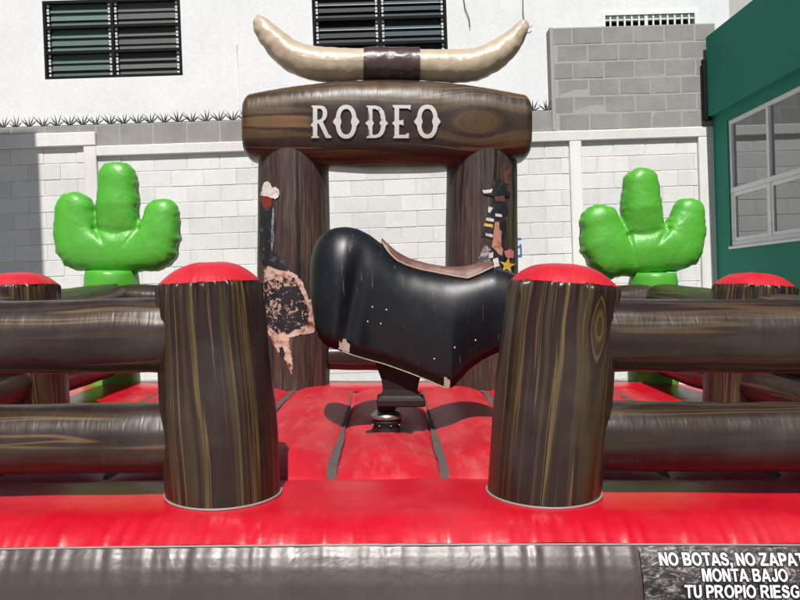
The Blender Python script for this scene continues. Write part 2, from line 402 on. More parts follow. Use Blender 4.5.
# ================================================================== WHITE BUILDING BEHIND
DB = 12.5
bld = root('white_building', (-1, DB, 0), 'white plastered building with louvered windows behind the block wall', 'building')
zt, zb = W(112, -1, DB).z, W(112, 77.5, DB).z
wins = [(W(43.5, 40, DB).x, W(181.5, 40, DB).x, zb, zt), (W(312.5, 25, DB).x, W(447, 25, DB).x, zb, zt)]
sw = (W(603, 15, DB).x, W(696, 15, DB).x, W(650, 29, DB).z, W(650, 14.5, DB).z)
XR = W(729, 5, DB).x; XL = -11.0; ZT = 8.2; ZB = -1.0
xs = sorted({XL, XR} | {q for a in wins + [sw] for q in a[:2]}); zs = sorted({ZB, ZT} | {q for a in wins + [sw] for q in a[2:]})
v, f = [], []
for i in range(len(xs) - 1):
    for j in range(len(zs) - 1):
        cx, cz = (xs[i] + xs[i + 1]) / 2, (zs[j] + zs[j + 1]) / 2
        if any(a[0] < cx < a[1] and a[2] < cz < a[3] for a in wins + [sw]): continue
        k = len(v); v += [(xs[i], DB, zs[j]), (xs[i + 1], DB, zs[j]), (xs[i + 1], DB, zs[j + 1]), (xs[i], DB, zs[j + 1])]
        f.append((k, k + 1, k + 2, k + 3))
for a in wins + [sw]:
    for (p, q) in (((a[0], a[2]), (a[0], a[3])), ((a[0], a[3]), (a[1], a[3])), ((a[1], a[3]), (a[1], a[2])), ((a[1], a[2]), (a[0], a[2]))):
        k = len(v); v += [(p[0], DB, p[1]), (q[0], DB, q[1]), (q[0], DB + 0.25, q[1]), (p[0], DB + 0.25, p[1])]; f.append((k, k + 1, k + 2, k + 3))
for q in [((XR, DB), (XR, DB + 6)), ((XR, DB + 6), (XL, DB + 6)), ((XL, DB + 6), (XL, DB))]:
    k = len(v); v += [(*q[0], ZB), (*q[1], ZB), (*q[1], ZT), (*q[0], ZT)]; f.append((k, k + 1, k + 2, k + 3))
k = len(v); v += [(XL, DB, ZT), (XR, DB, ZT), (XR, DB + 6, ZT), (XL, DB + 6, ZT)]; f.append((k, k + 1, k + 2, k + 3))
add('wall', v, f, m_build, bld, smooth=False)

def louver_window(a, mats, lab):
    x0, x1, z0, z1 = a; y = DB + 0.03; t = 0.045
    wn = addbox('window_frame', (x0, y - 0.03, z0), (x0 + t, y + 0.05, z1), m_iron, bld); wn.name = 'window'; ABS[wn.name] = wn.location + ABS[bld.name]
    wn['label'] = lab
    fr = lambda lo, hi, nm='frame': addbox(nm, lo, hi, m_iron, wn)
    fr((x1 - t, y - 0.03, z0), (x1, y + 0.05, z1))
    xm = (x0 + x1) / 2
    fr((xm - t / 2, y - 0.032, z0 + t), (xm + t / 2, y + 0.05, z1 - t))
    H = (z1 - z0 - t) / 3
    for i in range(4):
        zc = z0 + i * H
        fr((x0 + t, y - 0.03, zc), (x1 - t, y + 0.045, zc + t))
    for c, (a0, a1) in enumerate(((x0 + t, xm - t / 2), (xm + t / 2, x1 - t))):
        ang = R(-17); sh = 0.168
        me = bevel_box_mesh('louver_slat', a1 - a0 - 0.11, 0.008, sh, 0, mats[c]); cv, cf = [], []
        edge = bevel_box_mesh('louver_edge', a1 - a0 - 0.11, 0.010, 0.010, 0, m_clip)
        for i in range(3):
            for s in range(3):
                zc = z0 + t + i * H + (s + 0.5) * (H - t) / 3
                o = inst('louver_slat', me, ((a0 + a1) / 2, y + 0.055, zc), wn); o.rotation_euler.x = ang + R(random.uniform(-6, 6))
                if mats[c] in (m_ld, m_lb) and s != 1 or (i == 0 and s == 0):
                    inst('slat_edge', edge, ((a0 + a1) / 2, y + 0.055 - 0.028, zc - 0.078), wn)
                for sx in (a0 + 0.028, a1 - 0.028):
                    for dz in (-0.035, 0.035):
                        bv_, bf_ = box((sx - 0.018, y + 0.0, zc + dz - 0.018), (sx + 0.018, y + 0.03, zc + dz + 0.018))
                        cf += [tuple(q + len(cv) for q in ff) for ff in bf_]; cv += bv_
        q_ = add('louver_clips', cv, cf, m_clip, wn, smooth=False); q_['kind'] = 'stuff'
    addbox('interior', (x0, DB + 0.26, z0), (x1, DB + 0.30, z1), m_dark, wn)
louver_window(wins[0], (m_lg, m_lgr), 'louvered window with green slats beside grey slats')
louver_window(wins[1], (m_ld, m_lb), 'louvered window with dark slats beside blue slats')
x0, x1, z0, z1 = sw
sm = addbox('window', (x0 - 0.03, DB - 0.02, z1), (x1 + 0.03, DB + 0.10, z1 + 0.06), m_whiteframe, bld); sm['label'] = 'small high window behind white security bars'
addbox('frame', (x0 - 0.03, DB - 0.02, z0 - 0.05), (x0 + 0.03, DB + 0.1, z1), m_whiteframe, sm); addbox('frame', (x1 - 0.03, DB - 0.02, z0 - 0.05), (x1 + 0.03, DB + 0.1, z1), m_whiteframe, sm)
addbox('frame', (x0 + 0.03, DB - 0.02, z0 - 0.05), (x1 - 0.03, DB + 0.1, z0), m_whiteframe, sm)
addbox('header', (x0 + 0.03, DB + 0.02, z1 - 0.075), (x1 - 0.03, DB + 0.08, z1 - 0.001), m_whiteframe, sm)
for i in range(1, 13):
    xx = lerp(x0, x1, i / 13.0); hw = 0.026 if i == 6 else 0.013
    addbox('bar', (xx - hw, DB - 0.005, z0), (xx + hw, DB + 0.019, z1 - 0.001), m_whiteframe, sm)
addbox('interior', (x0, DB + 0.26, z0), (x1, DB + 0.30, z1), m_dark, sm)
# conduit and loose wires on the plaster
p0, p1 = W(237, 45, DB), W(238.5, 118, DB)
v, f, uvq, _ = tube_geo([(p0.x, DB - 0.008, 5.5), (p0.x, DB - 0.008, p0.z), (p0.x, DB - 0.008, p1.z)], [0.008] * 3, 8); add('conduit', v, f, m_build, bld)
for pts in ([(463, -6), (465, 8), (469, 18), (470, 27)], ):
    P = [W(x, y, DB - 0.03) for x, y in pts]
    v, f, uvq, _ = tube_geo(P, [0.007] * len(P), 8); c = add('hanging_cable', v, f, m_cable); c['label'] = 'short loose dark cable hanging down the white plaster beside the window'; c['category'] = 'cable'
P = [W(x, y, DB - 0.05) for x, y in [(523, -8), (523, 10), (524, 22), (528, 28), (532, 26)]]
v, f, uvq, _ = tube_geo(P, [0.006] * len(P), 8); c = add('hanging_cable', v, f, m_cable); c['label'] = 'thin curled wire hanging beside the ivory horn tip'; c['category'] = 'cable'

far = root('grey_building', (XR + 1, 19, 0), 'pale grey rendered building showing between the white building and green roof edge', 'building')
addbox('wall', (XR - 2, 19, ZB), (XR + 7, 24, 11.5), m_neigh, far, 0.02); addbox('parapet', (XR - 2.05, 18.95, 11.502), (XR + 7.05, 24.05, 11.62), m_coping, far, 0.01)

# ================================================================== PERIMETER BLOCK WALL
DW = 10.3
pw = root('perimeter_wall', (0, DW + 0.1, 0), 'whitewashed block wall with panels, posts and top beam behind the arena', 'wall')
zc2_hi, zc2_lo = W(245, 141, DW).z, W(245, 151.5, DW).z        # top beam of the main stretch
zc1_hi, zc1_lo = W(50, 133, DW).z, W(50, 147, DW).z            # left stretch stands higher
def cx(x, y=220): return W(x, y, DW).x
pil = [(cx(86), cx(98.5)), (cx(572), cx(584)), (cx(701), cx(718))]
XE0 = -5.75; XE1 = cx(720) + 0.02
addbox('coping_beam', (pil[0][1], DW, zc2_lo), (XE1, DW + 0.22, zc2_hi), m_coping, pw, 0.012)
addbox('coping_beam', (XE0, DW - 0.01, zc1_lo), (pil[0][1], DW + 0.22, zc1_hi), m_coping, pw, 0.012)
addbox('wall_post', (pil[0][0], DW, ZB), (pil[0][1], DW + 0.2, zc1_lo), m_coping, pw, 0.01)
for a in pil[1:]: addbox('wall_post', (a[0], DW, ZB), (min(a[1], XE1), DW + 0.2, zc2_lo), m_coping, pw, 0.01)
BWd, BHt = 0.43, 0.212
blk = [bevel_box_mesh('block', BWd - 0.006, 0.06, BHt - 0.006, 0.005, m_white, s, 0.0015) for s in range(4)]
blkh = {}
def sized_block(wd, mat=m_white):
    key = (round(wd, 2), mat.name)
    if key not in blkh: blkh[key] = bevel_box_mesh('block', wd - 0.006, 0.06, BHt - 0.006, 0.005, mat, 5, 0.0015)
    return blkh[key]
rest_v, rest_f = [], []
for pi_, (a, c, ztop) in enumerate(((XE0, pil[0][0], zc1_lo), (pil[0][1], pil[1][0], zc2_lo), (pil[1][1], pil[2][0], zc2_lo))):
    addbox('mortar_bed', (a, DW + 0.061, ZB), (c, DW + 0.2, ztop), m_wjoint, pw)
    r = 0
    while ztop - (r + 1) * BHt > ZB:
        zc = ztop - (r + 0.5) * BHt; x = a - (BWd / 2 if r % 2 else 0) - (0.12 if pi_ == 1 else 0)
        while x < c - 0.03:
            l, rr = max(x, a + 0.002), min(x + BWd, c - 0.002); wd = rr - l
            if wd > 0.04:
                if r < 11:
                    me = random.choice(blk) if abs(wd - BWd) < 0.01 else sized_block(wd)
                    o = inst('block', me, ((l + rr) / 2, DW + 0.085 + random.uniform(-0.004, 0.002), zc), pw)
                    o.rotation_euler = (0, random.uniform(-.003, .003), random.uniform(-.004, .004))
                else:
                    bv_, bf_ = box((l + .004, DW + .055, zc - BHt / 2 + .004), (rr - .004, DW + .1, zc + BHt / 2 - .004))
                    rest_f += [tuple(q + len(rest_v) for q in ff) for ff in bf_]; rest_v += bv_
            x += BWd
        r += 1
o = add('low_blocks', rest_v, rest_f, m_white, pw, smooth=False); o['kind'] = 'stuff'
# blue painted figure on the blocks beside the gate post
bp = lambda x, y: W(x, y, DW + 0.048)
v, f = [], []
for (xa, ya, xb, yb) in ((516, 238, 521.5, 240), (516, 240, 517.6, 246), (519.5, 244, 521.5, 246), (516, 246, 521.6, 248), (520, 248, 522, 255), (516, 255, 522, 257)):
    a, c = bp(xa, ya), bp(xb, yb); k = len(v)
    v += [(a.x, DW + .051, a.z), (c.x, DW + .051, a.z), (c.x, DW + .051, c.z), (a.x, DW + .051, c.z)]; f.append((k, k + 3, k + 2, k + 1))
add('painted_mark', v, f, m_blue, pw, smooth=False)

# low course of bare block on top, and the tall bare block wall
def block_field(rt, x0, x1, z0, z1, y, bw, bh, joint, shift=0.0, rag=0.004):
    addbox('mortar', (x0, y + 0.012, z0), (x1, y + 0.15, z1), m_mortar, rt)
    rows = max(1, round((z1 - z0) / bh)); bh = (z1 - z0) / rows; cache = {}
    for r in range(rows):
        x = x0 - (bw / 2 if r % 2 else 0) - shift
        while x < x1 - 0.05:
            l, rr = max(x, x0 + 0.001), min(x + bw, x1 - 0.001)
            if rr - l > 0.07:
                key = (round(rr - l, 2), random.randrange(3))
                if key not in cache: cache[key] = bevel_box_mesh('block', rr - l - joint, 0.06, bh - joint, 0.004, m_block, len(cache), rag)
                inst('block', cache[key], ((l + rr) / 2, y + 0.0395 + random.uniform(-.002, .0015), z1 - (r + .5) * bh), rt)
            x += bw
YL = DW + 0.04
zl_hi = W(241, 120, YL).z
xm1 = W(245, 130, YL).x
lw = root('block_course', (-3, YL, zc2_hi), 'low bare grey block course along the top of the white wall', 'wall')
XG0, XG1 = W(554, 75, YL).x, W(716, 75, YL).x
block_field(lw, XE0, pil[0][1] - 0.01, zc1_hi + 0.002, zl_hi, YL, 0.44, 0.21, 0.014)
block_field(lw, pil[0][1] - 0.009, XG0 - 0.003, zc2_hi + 0.002, zl_hi, YL, 0.44, (zl_hi - zc2_hi) / 1, 0.014, 0.13)
gw = root('grey_block_wall', ((XG0 + XG1) / 2, YL, zc2_hi), 'tall bare grey concrete block wall rising from the white wall beside the green building', 'wall')
zg_hi = W(630, 26, YL).z
block_field(gw, XG0, XG1, zc2_hi + 0.002, zg_hi, YL - 0.02, 0.41, 0.222, 0.018, 0.16)
addbox('end_column', (XG0 - 0.045, YL - 0.026, zc2_hi + 0.003), (XG0 - 0.001, YL + 0.2, zg_hi + 0.01), m_mortar, gw, 0.01)

# fans of steel spikes along the top
sp_r = root('spike_strip', (-3, YL + 0.05, zl_hi), 'row of dark steel anti-climb spike fans on top of the block course', 'spikes')
def spike_mesh(seed):
    rr = random.Random(seed); v, f = [], []
    for k in range(5):
        a = R(-52 + 104 * k / 4 + rr.uniform(-7, 7)); L = rr.uniform(0.12, 0.175); w_ = 0.0105
        d = Vector((math.sin(a), rr.uniform(-.35, .35), math.cos(a))).normalized(); s = d.cross(Vector((0, 1, 0))).normalized() * w_; q = Vector((0, w_ * .6, 0)); b0 = len(v)
        c0 = Vector((0.012 * (k - 2) / 2, 0, 0)); c1 = c0 + d * L * .35
        v += [c0 - s * .6, c0 + s * .6, c0 + q, c1 - s, c1 + s, c1 + q, c0 + d * L]
        f += [(b0, b0 + 1, b0 + 4, b0 + 3), (b0 + 1, b0 + 2, b0 + 5, b0 + 4), (b0 + 2, b0, b0 + 3, b0 + 5), (b0 + 3, b0 + 4, b0 + 6), (b0 + 4, b0 + 5, b0 + 6), (b0 + 5, b0 + 3, b0 + 6)]
    me = bpy.data.meshes.new('spike_fan'); me.from_pydata([tuple(x) for x in v], [], f); me.materials.append(m_spike); return me
sms = [spike_mesh(s) for s in range(4)]
x = XE0 + 0.05
addbox('rail', (XE0, YL + 0.03, zl_hi + 0.001), (XG0 - 0.06, YL + 0.06, zl_hi + 0.012), m_spike, sp_r)
while x < XG0 - 0.1:
    o = inst('spike_fan', random.choice(sms), (x, YL + 0.045, zl_hi + 0.008), sp_r); o.rotation_euler = (R(random.uniform(-8, 8)), R(random.uniform(-7, 7)), R(random.uniform(-15, 15)))
    x += 0.180 + random.uniform(-0.014, 0.014)

# ================================================================== GREEN BUILDING ON THE RIGHT
GX = W(722, 270, 10.15).x
gr = root('green_building', (GX, 8, 0), 'dark green painted building with aluminium windows at the end of the wall', 'building')
wz1, wz0 = WX(730, 119.5, GX).z, WX(733.5, 246, GX).z
wy1 = WX(728.5, 180, GX).y; wm = WX(766, 150, GX).y; wy0 = wm - (wy1 - wm) * 2.0
fz = WX(715, 116, GX).z; fzt = WX(712, 30, GX - .12).z
GY1 = 10.295; GY0 = -1.0
v, f = [], []
ys = [GY0, wy0, wy1, GY1]; zz = [ZB, wz0, wz1, fz + 0.3]
for i in range(3):
    for j in range(3):
        if i == 1 and j == 1: continue
        k = len(v); v += [(GX, ys[i], zz[j]), (GX, ys[i + 1], zz[j]), (GX, ys[i + 1], zz[j + 1]), (GX, ys[i], zz[j + 1])]; f.append((k, k + 3, k + 2, k + 1))
for (p, q) in (((wy0, wz0), (wy0, wz1)), ((wy0, wz1), (wy1, wz1)), ((wy1, wz1), (wy1, wz0)), ((wy1, wz0), (wy0, wz0))):
    k = len(v); v += [(GX, *p), (GX, *q), (GX + .14, *q), (GX + .14, *p)]; f.append((k, k + 1, k + 2, k + 3))
k = len(v); v += [(GX, GY1, ZB), (GX + 5, GY1, ZB), (GX + 5, GY1, fz + .3), (GX, GY1, fz + .3)]; f.append((k, k + 1, k + 2, k + 3))
k = len(v); v += [(GX, GY0, ZB), (GX + 5, GY0, ZB), (GX + 5, GY0, fz + .3), (GX, GY0, fz + .3)]; f.append((k, k + 1, k + 2, k + 3))
add('wall', v, f, m_greenw, gr, smooth=False)
addbox('fascia', (GX - 0.09, GY0, fz), (GX + 5, GY1 - 0.06, fzt), m_greenw, gr, 0.01)
addbox('dark_strip', (GX - 0.14, GY1 - 0.055, fz - .05), (GX - 0.03, GY1 - 0.005, W(708, 58, 10.2).z), m_iron, gr, 0.01)  # narrow dark upright strip at the end of the fascia
wn = addbox('window', (GX + 0.02, wy0, wz1 - 0.05), (GX + 0.09, wy1, wz1), m_alu, gr, 0.004)
F3 = lambda lo, hi: addbox('frame', lo, hi, m_alu, wn, 0.004)
wmz = lerp(wz0, wz1, 0.445)
F3((GX + .02, wy0, wz0), (GX + .09, wy1, wz0 + .055)); F3((GX + .018, wy0, wmz - .03), (GX + .092, wy1, wmz + .03))
addbox('sill', (GX - .03, wy0, wz0 - .035), (GX + .1, wy1, wz0 - .002), m_alu, wn, 0.006)
cuts = [wy1 - 0.03, wm, wm - (wy1 - wm), wy0 + 0.03]
for i, yc in enumerate(cuts): F3((GX + .021, yc - .03, wz0 + .056), (GX + .089, yc + .03, wmz - .031)); F3((GX + .021, yc - .03, wmz + .031), (GX + .089, yc + .03, wz1 - .051))
for ya, yb in zip(cuts[1:], cuts):
    addbox('pane', (GX + .055, ya + .031, wmz + .031), (GX + .062, yb - .031, wz1 - .051), m_glass, wn)
    lo_, hi_ = wz0 + .057, wmz - .032
    for q in (((GX + .03, ya + .032, lo_), (GX + .07, ya + .075, hi_)), ((GX + .03, yb - .075, lo_), (GX + .07, yb - .032, hi_)), ((GX + .03, ya + .076, lo_), (GX + .07, yb - .076, lo_ + .05)), ((GX + .03, ya + .076, hi_ - .05), (GX + .07, yb - .076, hi_))):
        addbox('sash', q[0], q[1], m_alu, wn, 0.003)
    addbox('pane', (GX + .048, ya + .077, lo_ + .051), (GX + .054, yb - .077, hi_ - .051), m_glass, wn)

# unseen stand-in block, added and shaped to shade the left end of the wall
nx = W(40, 220, DW).x - math.tan(SUN_AZ) * (DW - 6.4)
nb = root('shade_block', (nx - 1.5, 6.8, 0), 'unseen grey plastered block added to shade the end of the wall', 'building')
nh = 3.92 + (DW - 7.2) / math.cos(SUN_AZ) * math.tan(SUN_EL)
addbox('wall', (nx - 3, 6.4, ZB), (nx, 7.2, nh), m_neigh, nb, 0.02); addbox('parapet', (nx - 3, 6.42, nh + .002), (nx - 0.02, 7.18, nh + .03), m_coping, nb, 0.01)

# ================================================================== INFLATABLE ARENA
YC = 5.2
ar = root('inflatable_arena', (0, YC, 0), 'inflatable rodeo arena with red mat, log rails, cacti and horned gate', 'inflatable', mtx=Q)
HX, DF, DK = 2.45, 3.35, 7.0        # centre lines of the ring: half width, front, back
def rise(D): return 0.03 * (D - DF) / (DK - DF)
def ring_z(o, D=DF):
    z = 0.731 - 0.09 * (o + 0.05) ** 2
    if o > 0.22: z -= 0.064 * ((o - 0.22) / 0.20) ** 2.8
    if o < -0.12: z -= 0.022 * ((-0.12 - o) / 0.21) ** 2
    return z + rise(D)
def perimeter(o):
    """closed rectangle at offset o from the ring's centre line, corners rounded; (x, y, arc length, outward normal)"""
    pts = []; hx, y0, y1 = HX + o, DF - o, DK + o; rc = max(0.05, 0.25 + o)
    def seg(a, b, n, nrm):
        for i in range(n):
            t = i / n; pts.append((lerp(a[0], b[0], t), lerp(a[1], b[1], t), nrm))
    def arc(cx_, cy_, a0, n=10):
        for i in range(n):
            a = a0 + PI / 2 * i / n; pts.append((cx_ + rc * math.cos(a), cy_ + rc * math.sin(a), (math.cos(a), math.sin(a))))
    seg((-hx + rc, y0), (hx - rc, y0), 420, (0, -1)); arc(hx - rc, y0 + rc, -PI / 2)
    seg((hx, y0 + rc), (hx, y1 - rc), 90, (1, 0)); arc(hx - rc, y1 - rc, 0)
    seg((hx - rc, y1), (-hx + rc, y1), 120, (0, 1)); arc(-hx + rc, y1 - rc, PI / 2)
    seg((-hx, y1 - rc), (-hx, y0 + rc), 90, (-1, 0)); arc(-hx + rc, y0 + rc, PI)
    return pts
BASE = perimeter(0.42); NP = len(BASE)
arcl = [0.0]
for a, c in zip(BASE, BASE[1:]): arcl.append(arcl[-1] + math.hypot(c[0] - a[0], c[1] - a[1]))
def pleat(s, seed):              # gathered cloth along a seam
    return 0.5 * nz(s * 13, seed) + 0.6 * nz(s * 31, seed + 7.3) + 0.5 * (abs(nz(s * 22, seed + 3.1)) - .2)
SEAMZ = ring_z(0.42)
def sag(x): return -0.012 * (x / 1.8) ** 2
v, uvv = [], []; NO = 30
for k in range(NO + 1):
    t = k / NO; o = lerp(-0.33, 0.42, t)
    P = perimeter(o)
    for i, (x, y, n) in enumerate(P):
        d = 0.42 - o; s = arcl[i]
        a = 0.026 * math.exp(-d / 0.075) * (1 - math.exp(-d / 0.014)) * pleat(s + 0.5 * d * nz(s * 2, 5), 2.0)
        z = ring_z(o, y) + (sag(x) if y < 4 else 0) + a + 0.006 * nz(x * 2.1, y * 2.1, 3)
        v.append((x + n[0] * a * .3, y + n[1] * a * .3, z)); uvv.append((s, o))
f = [tuple(q) for q in grid_faces(NO + 1, NP, True)]
ring = add('ring_top', v, f, m_red, ar, uvv); ring['label'] = 'red padded ring around the mat'
SK = [(0.420, SEAMZ), (0.428, SEAMZ - .012), (0.447, SEAMZ - .035), (0.470, SEAMZ - .075), (0.492, SEAMZ - .13), (0.508, SEAMZ - .20), (0.515, SEAMZ - .28), (0.510, SEAMZ - .37), (0.490, SEAMZ - .46), (0.455, SEAMZ - .55), (0.41, SEAMZ - .62), (0.36, 0.005)]
def skirt_at(d):                 # d = drop below the seam
    tz = [(SEAMZ - z, o) for o, z in SK]; return interp(tz, d)
v, uvv = [], []; NS = 44; HSK = SEAMZ - 0.005
for k in range(NS + 1):
    d = HSK * (k / NS) ** 1.35; o = skirt_at(d)
    for i, (x, y, n) in enumerate(perimeter(o)):
        s = arcl[i]
        a = (0.0085 * math.exp(-d / 0.12) * (1 - math.exp(-d / 0.01))) * pleat(s + 0.1 * d * nz(s * 3, 8), 11.0) + 0.004 * nz(x * 3, d * 2, y * 3)
        v.append((x + n[0] * a, y + n[1] * a, SEAMZ - d + (rise(y) + (sag(x) if y < 4 else 0)) * (1 - d / HSK) + a * .2)); uvv.append((s, d))
f = grid_faces(NS + 1, NP, True)
skirt = add('skirt', v, f, m_skirt, ar, uvv); skirt['label'] = 'plain brown outer side of the inflatable'
# seam piping between ring and skirt
Pp = [(x, y, SEAMZ + rise(y) + (sag(x) if y < 4 else 0) - 0.004) for x, y, n in perimeter(0.424)]; Pp.append(Pp[0])
v, f, uq, _ = tube_geo(Pp, [0.0045] * len(Pp), 8); add('seam_piping', v, f, m_piping, ring)

# inner mat: puffed lanes with straps in the valleys
LANE = 0.535
PX, PY = U(389.5, 434, 4.75).x, 4.75
def floor_z(x, D):
    s = abs(math.cos(PI * x / LANE)); e = min(1.0, max(0.0, min(D - 3.66, 6.69 - D, 2.14 - abs(x)) / 0.3)) ** 0.6
    hole = 1 - math.exp(-(((x - PX) / 0.2) ** 2 + ((D - PY) / 0.2) ** 2))
    b = 0.100 * (s ** 0.5) * e * hole
    wv = 0.008 * nz(x * 3.1, D * 1.7, 4) * e + 0.010 * math.exp(-s / 0.25) * nz(x * 2, D * 9, 6) * e
    return 0.690 + rise(D) + b + wv
v, uvv = [], []; NX, NY = 220, 130
for j in range(NY + 1):
    D = lerp(3.66, 6.69, j / NY)
    for i in range(NX + 1):
        x = lerp(-2.14, 2.14, i / NX); v.append((x, D, floor_z(x, D))); uvv.append((x, D))
mat_o = add('inner_mat', v, grid_faces(NY + 1, NX + 1), m_redmat, ar, uvv); mat_o['label'] = 'worn red puffed floor panels'
for k in (-3.5, -2.5, -1.5, -.5, .5, 1.5, 2.5, 3.5):
    xs_ = k * LANE; v = []; n = 60
    for j in range(n + 1):
        D = lerp(3.665, 6.66, j / n); x = xs_ + 0.012 * nz(D * 1.3, k * 5) + (0.05 * (k / .5) * (D - 3.7) / 3 if abs(k) < 1 else 0); hw = 0.024 + 0.005 * nz(D * 4, k)
        for q in (-1, -.33, .33, 1):
            xx = x + q * hw; v.append((xx, D, floor_z(xs_ + (xx - x) * .5, D) - .012 + 0.028 * min(1, (D - 3.66) / .12) + 0.006 * (1 - q * q) + .004 * nz(D * 9, q)))
    add('strap', v, grid_faces(n + 1, 4), m_strap, mat_o)
v, f = [], []; n = 40                                   # opening for the machine
for j in range(n):
    a = 2 * PI * j / n; v.append((PX + .145 * math.cos(a), PY + .145 * math.sin(a), 0.724 + rise(PY)))
add('machine_opening', v, [tuple(range(n))], m_pit, mat_o, smooth=False)

# ---- posts with red caps
def post(bx, by, tx, ty, zt_, rb, rt, mat, seed, capmat=m_redcap, caph=0.085, ring_axis='y', lab=None, bulge=0.012):
    n, m = 220, 54; v, uvv = [], []
    def outward(x, y):
        return max(-0.3, min(0.42, (DF - y) if ring_axis == 'y' else (abs(x) - HX)))
    for i in range(m + 1):
        t = 1 - (1 - i / m) ** 1.25
        for j in range(n + 1):
            th = PI / 2 + 2 * PI * j / n; thq = th if j < n else PI / 2
            c, s_ = math.cos(thq), math.sin(thq)
            r = lerp(rb, rt, t) + bulge * math.sin(PI * t)
            dt = (1 - t) * (zt_ - 0.72)
            r -= 0.006 * math.exp(-dt / 0.012)
            pl_ = nz(c * 6, s_ * 6, seed) + .9 * nz(c * 13, s_ * 13, seed + 3)
            r += 0.038 * math.exp(-dt / 0.05) * pl_ * (1 - math.exp(-dt / .014))
            r += 0.004 * math.exp(-t * 18) * nz(c * 7, s_ * 7, seed + 8)
            r += 0.006 * nz(c * 1.5, s_ * 1.5 + seed, t * 2.5)
            x = lerp(bx, tx, t) + c * r; y = lerp(by, ty, t) + s_ * r
            zb_ = ring_z(outward(x, y), y) - 0.012
            z = lerp(zb_, zt_ + (tx - bx) * -0.18 * c, t) + .0035 * pl_ * math.exp(-dt / .03)
            v.append((x, y, z)); uvv.append((t * (zt_ - .72), 2 * PI * j / n * rb - PI * rb))
    p = add('post', v, grid_faces(m + 1, n + 1), mat, ar, uvv)
    if lab: p['label'] = lab
    cv = []; k = 14
    for i in range(k + 1):
        q = i / k
        for j in range(n + 1):
            th = PI / 2 + 2 * PI * (j % n) / n; c, s_ = math.cos(th), math.sin(th)
            rr = (rt - 0.006) * (1 - q)
            rr += 0.004 * math.exp(-q * 14) * nz(c * 13, s_ * 13, seed + 3)
            zz_ = zt_ + (tx - bx) * -0.18 * c * (1 - q) + caph * (1 - (1 - q) ** 3.0) + .0035 * (1 - q) ** 10 * (nz(c * 6, s_ * 6, seed) + .9 * nz(c * 13, s_ * 13, seed + 3)) + .004 * nz(c * 2, s_ * 2, q * 2 + seed)
            if j == n: pass
            cv.append((tx + c * rr, ty + s_ * rr, zz_))
    add('post_cap', cv, grid_faces(k + 1, n + 1), capmat, p)
    Pq = []
    for j in range(65):
        th = 2 * PI * j / 64; x = bx + math.cos(th) * (rb + .004); y = by + math.sin(th) * (rb + .004); Pq.append((x, y, ring_z(outward(x, y), y) + .003))
    tv, tf, _, _ = tube_geo(Pq, [0.0055] * 65, 8); add('base_piping', tv, tf, m_piping, p)
    return p
fb = lambda x: U(x, 497, DF).x
ft = lambda x: U(x, 281, DF).x
post(fb(224), DF, ft(208.5), DF + .02, 1.632, 0.240, 0.219, m_post, 1.0, lab='entrance post with broad olive wood streaks')
post(fb(543.5), DF, ft(564.5), DF + .02, 1.628, 0.240, 0.232, m_post_k, 2.0, lab='entrance post with a printed wood knot')
for s in (-1, 1):
    post(s * HX, DF, s * (HX + .06), DF, 1.63, 0.24, 0.225, m_post, 4.0 + s)
    post(s * (HX - .06), 5.2, s * (HX + .005), 5.2, 1.63, 0.262, 0.255, m_post, 8.0 + s, ring_axis='x')

# ---- log rails
def rail(P0, P1, r, seed, mat=m_rail, lab=None, nn=60):
    P0, P1 = Vector(P0), Vector(P1); L = (P1 - P0).length; P, rad = [], []
    for i in range(nn + 1):
        t = i / nn; P.append(P0.lerp(P1, t) + Vector((0, 0, -0.010 * math.sin(PI * t))))
        e = min(t, 1 - t) * L
        rad.append(r * (0.93 + 0.07 * (1 - math.exp(-e / 0.12))) + 0.006 * nz(t * 3, seed))
    def disp(i, s, th):
        e = min(s, L - s); c, q = math.cos(th), math.sin(th)
        return 0.007 * math.exp(-max(0, e - 0.2) / 0.09) * (nz(c * 5, q * 5, seed + s * 2) + .6 * nz(c * 11, q * 11, seed + 2 + s * 3)) + 0.0035 * nz(c * 2 + s * 5, q * 2, seed)
    v, f, uq, _ = tube_geo(P, rad, 48, PI, disp)
    # rounded ends
    n1 = 49
    for end, pc, dr in ((0, P0, (P0 - P1).normalized()), (len(P) - 1, P1, (P1 - P0).normalized())):
        base = [v[end * n1 + j] for j in range(n1)]; prev = [end * n1 + j for j in range(n1)]
        for k in range(1, 6):
            a = k / 5 * PI / 2; cur = []
            for j in range(n1):
                cur.append(len(v)); v.append(pc + (base[j] - pc) * max(math.cos(a), 0.02) + dr * (0.6 * r * math.sin(a))); uq.append((uq[prev[j]][0] + .02, uq[prev[j]][1]))
            for j in range(n1 - 1):
                f.append((prev[j], prev[j + 1], cur[j + 1], cur[j]) if end else (prev[j + 1], prev[j], cur[j], cur[j + 1]))
            prev = cur
    o = add('log_rail', v, f, mat, ar, uq)
    if lab: o['label'] = lab
    return o
ZU, ZL, RR = 1.412, 0.975, 0.150
